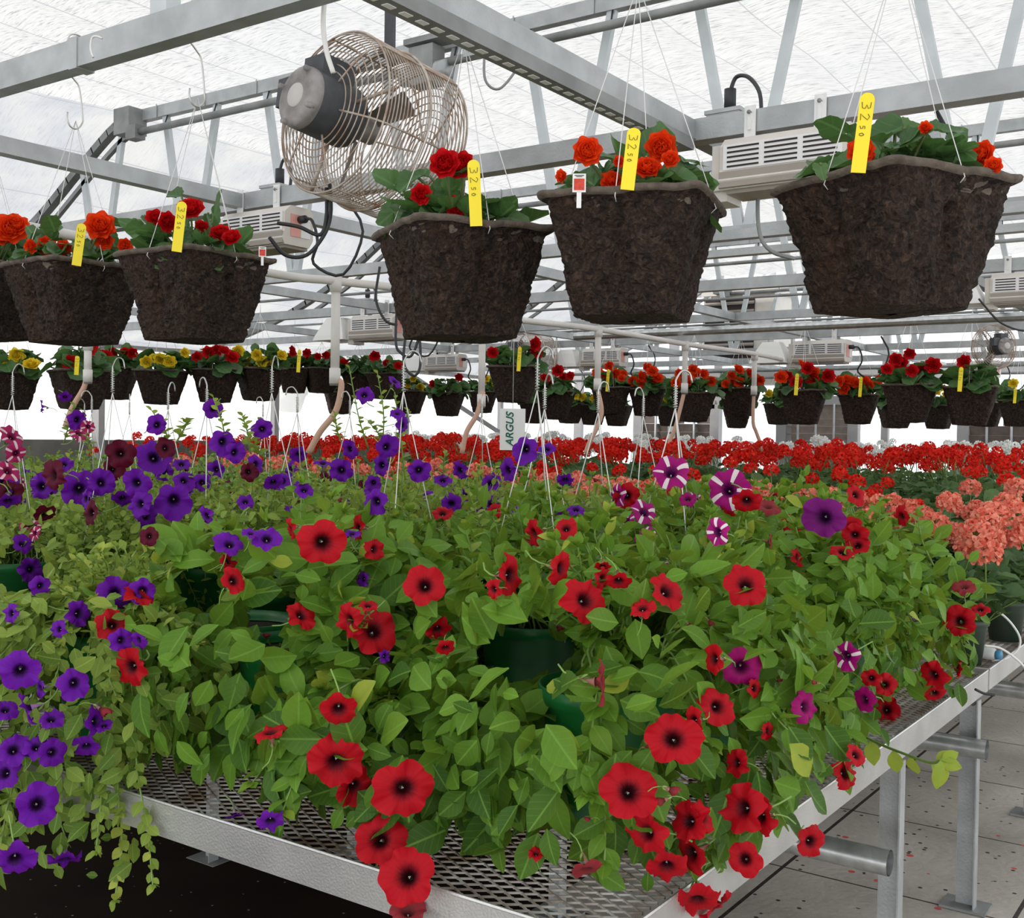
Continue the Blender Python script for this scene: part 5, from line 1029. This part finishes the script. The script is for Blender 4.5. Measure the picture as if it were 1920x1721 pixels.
# nearest coral plants by the right rail, individually
for i, (px, py, zt) in enumerate(((1830, 1250, 0), (1690, 1150, 0), (1905, 1205, 0), (1765, 1170, 0))):
    p = atz(px, py, .752); geranium(p[0]-.05, p[1]+.05, 'coral', (2, 3, 2, 3)[i], ['coral geranium in the dark pot nearest the right rail', 'coral geranium left of the dark pots, touching the rightmost petunia', 'coral geranium in the dark pot beside the white hose loop at the right edge', 'coral geranium between the front dark pot and the petunias'][i], 'coral geraniums', True, .75, .44, gs=.92)
for px, py, s_ in ((1820, 915, 38), (1780, 943, 46), (1752, 985, 52), (1790, 1000, 46), (1830, 1000, 60), (1862, 965, 54), (1885, 945, 46), (1905, 965, 50), (1845, 1035, 60), (1815, 1025, 50), (1870, 1010, 48), (1905, 915, 42), (1910, 1010, 50), (1700, 955, 44), (1765, 1010, 44), (1895, 935, 40), (1800, 965, 30), (1735, 975, 40), (1850, 985, 50)):
    P = atD(px, py, .105*F/s_*.95); cands = [o for o in bpy.data.objects if o.get('group') == 'coral geraniums']; o = min(cands, key=lambda q: math.hypot(q.location.x-P[0], q.location.y-P[1])); inst('flower_head', GH['coral'][rng.integers(3)], o, P-np.array(o.location), frame_z(unit(EYE-P)*.5+[0, 0, 1]+rng.normal(0, .2, 3)), s_*(.105*F/s_*.95)/F/2*1.05)
def region(c, x0, x1, y0, y1, sp, heads, grp, lab, near=lambda y: False, z=.75, top=.56, skip=None):
    y = y0; r_ = 0
    while y < y1:
        x = x1-(r_ % 2)*sp/2
        while x > x0:
            X, Y = x+rng.uniform(-.05, .05), y+rng.uniform(-.05, .05)
            if X > -1.75*Y-.3 and X < -.19*Y+.25 and X > -9.3 and not (skip and skip(X, Y)): geranium(X, Y, c, heads if np.isscalar(heads) else int(rng.integers(heads[0], heads[1]+1)), lab, grp, near(Y), z, top, rng.uniform(.92, 1.08))
            x -= sp
        y += sp*.9; r_ += 1
occ = lambda X, Y: any(math.hypot(X-p[3], Y-p[4]) < .33 for p in plants) or (X > -1.3 and Y < 4.75)
occ2 = lambda X, Y: occ(X, Y) or (Y > 5.0 and X > -.42*Y)
region('red', -2.9, -1.05, 5.0, 5.7, .34, (0, 1), 'leafy geraniums with few flowers', gl['redf'], lambda y: False, top=.5, skip=lambda X, Y: X < -.42*Y)
region('coral', -6.2, -.98, 4.12, 5.55, .36, (4, 6), 'coral geraniums', gl['coral'], lambda y: y < 4.8, top=.50, skip=occ2)
region('red', -8.6, -1.05, 5.75, 7.0, .42, (0, 2), 'leafy geraniums with few flowers', gl['redf'], top=.55)
region('red', -9.2, -1.2, 7.0, 10.2, .47, (4, 6), 'dense red geraniums', gl['red'], top=.62, z=.78)
region('white', -9.3, -1.8, 10.3, 12.9, .62, (6, 8), 'white geraniums', gl['white'], top=.66, z=.78)
# hose, bottle on the right of the bench
m = MB(); m.tube(smoothpath([atD(x, y, 3.9) for x, y in ((1838, 1140), (1865, 1143), (1893, 1165), (1912, 1195), (1908, 1218), (1885, 1235), (1860, 1240))], 30), .004, 8); m.tube(smoothpath([atD(x, y, 3.75) for x, y in ((1845, 1210), (1875, 1215), (1905, 1235), (1925, 1255))], 20), .004, 8); tag(m.build('drip_hose', 'white'), 'thin white drip hose looping over the right rail', 'hose')
o = empty('spray_bottle', atz(1858, 1232, .765)+np.array([-.01, .0, .012]), 'small white bottle with blue cap lying by the dark pots', 'bottle')
d_ = unit(np.array([1., -.2, 0])); Rb = frame_z(d_); m = MB(); m.lathe([(0, -.05), (.019, -.05), (.021, -.045), (.021, .02), (.015, .028)], n=20, R=Rb); m.build('bottle_body', 'white', o); m = MB(); m.lathe([(.014, .026), (.016, .03), (.016, .045), (0, .047)], n=20, R=Rb); m.build('cap', 'blue', o)
p = atD(1850, 1300, 3.4); m = MB(); m.tube(smoothpath([atD(x, y, 3.3) for x, y in ((1828, 1292), (1845, 1300), (1865, 1303))], 8), .004, 5); tag(m.build('cable_tie', 'black'), 'black cable tie end sticking out of the right rail', 'cable tie')
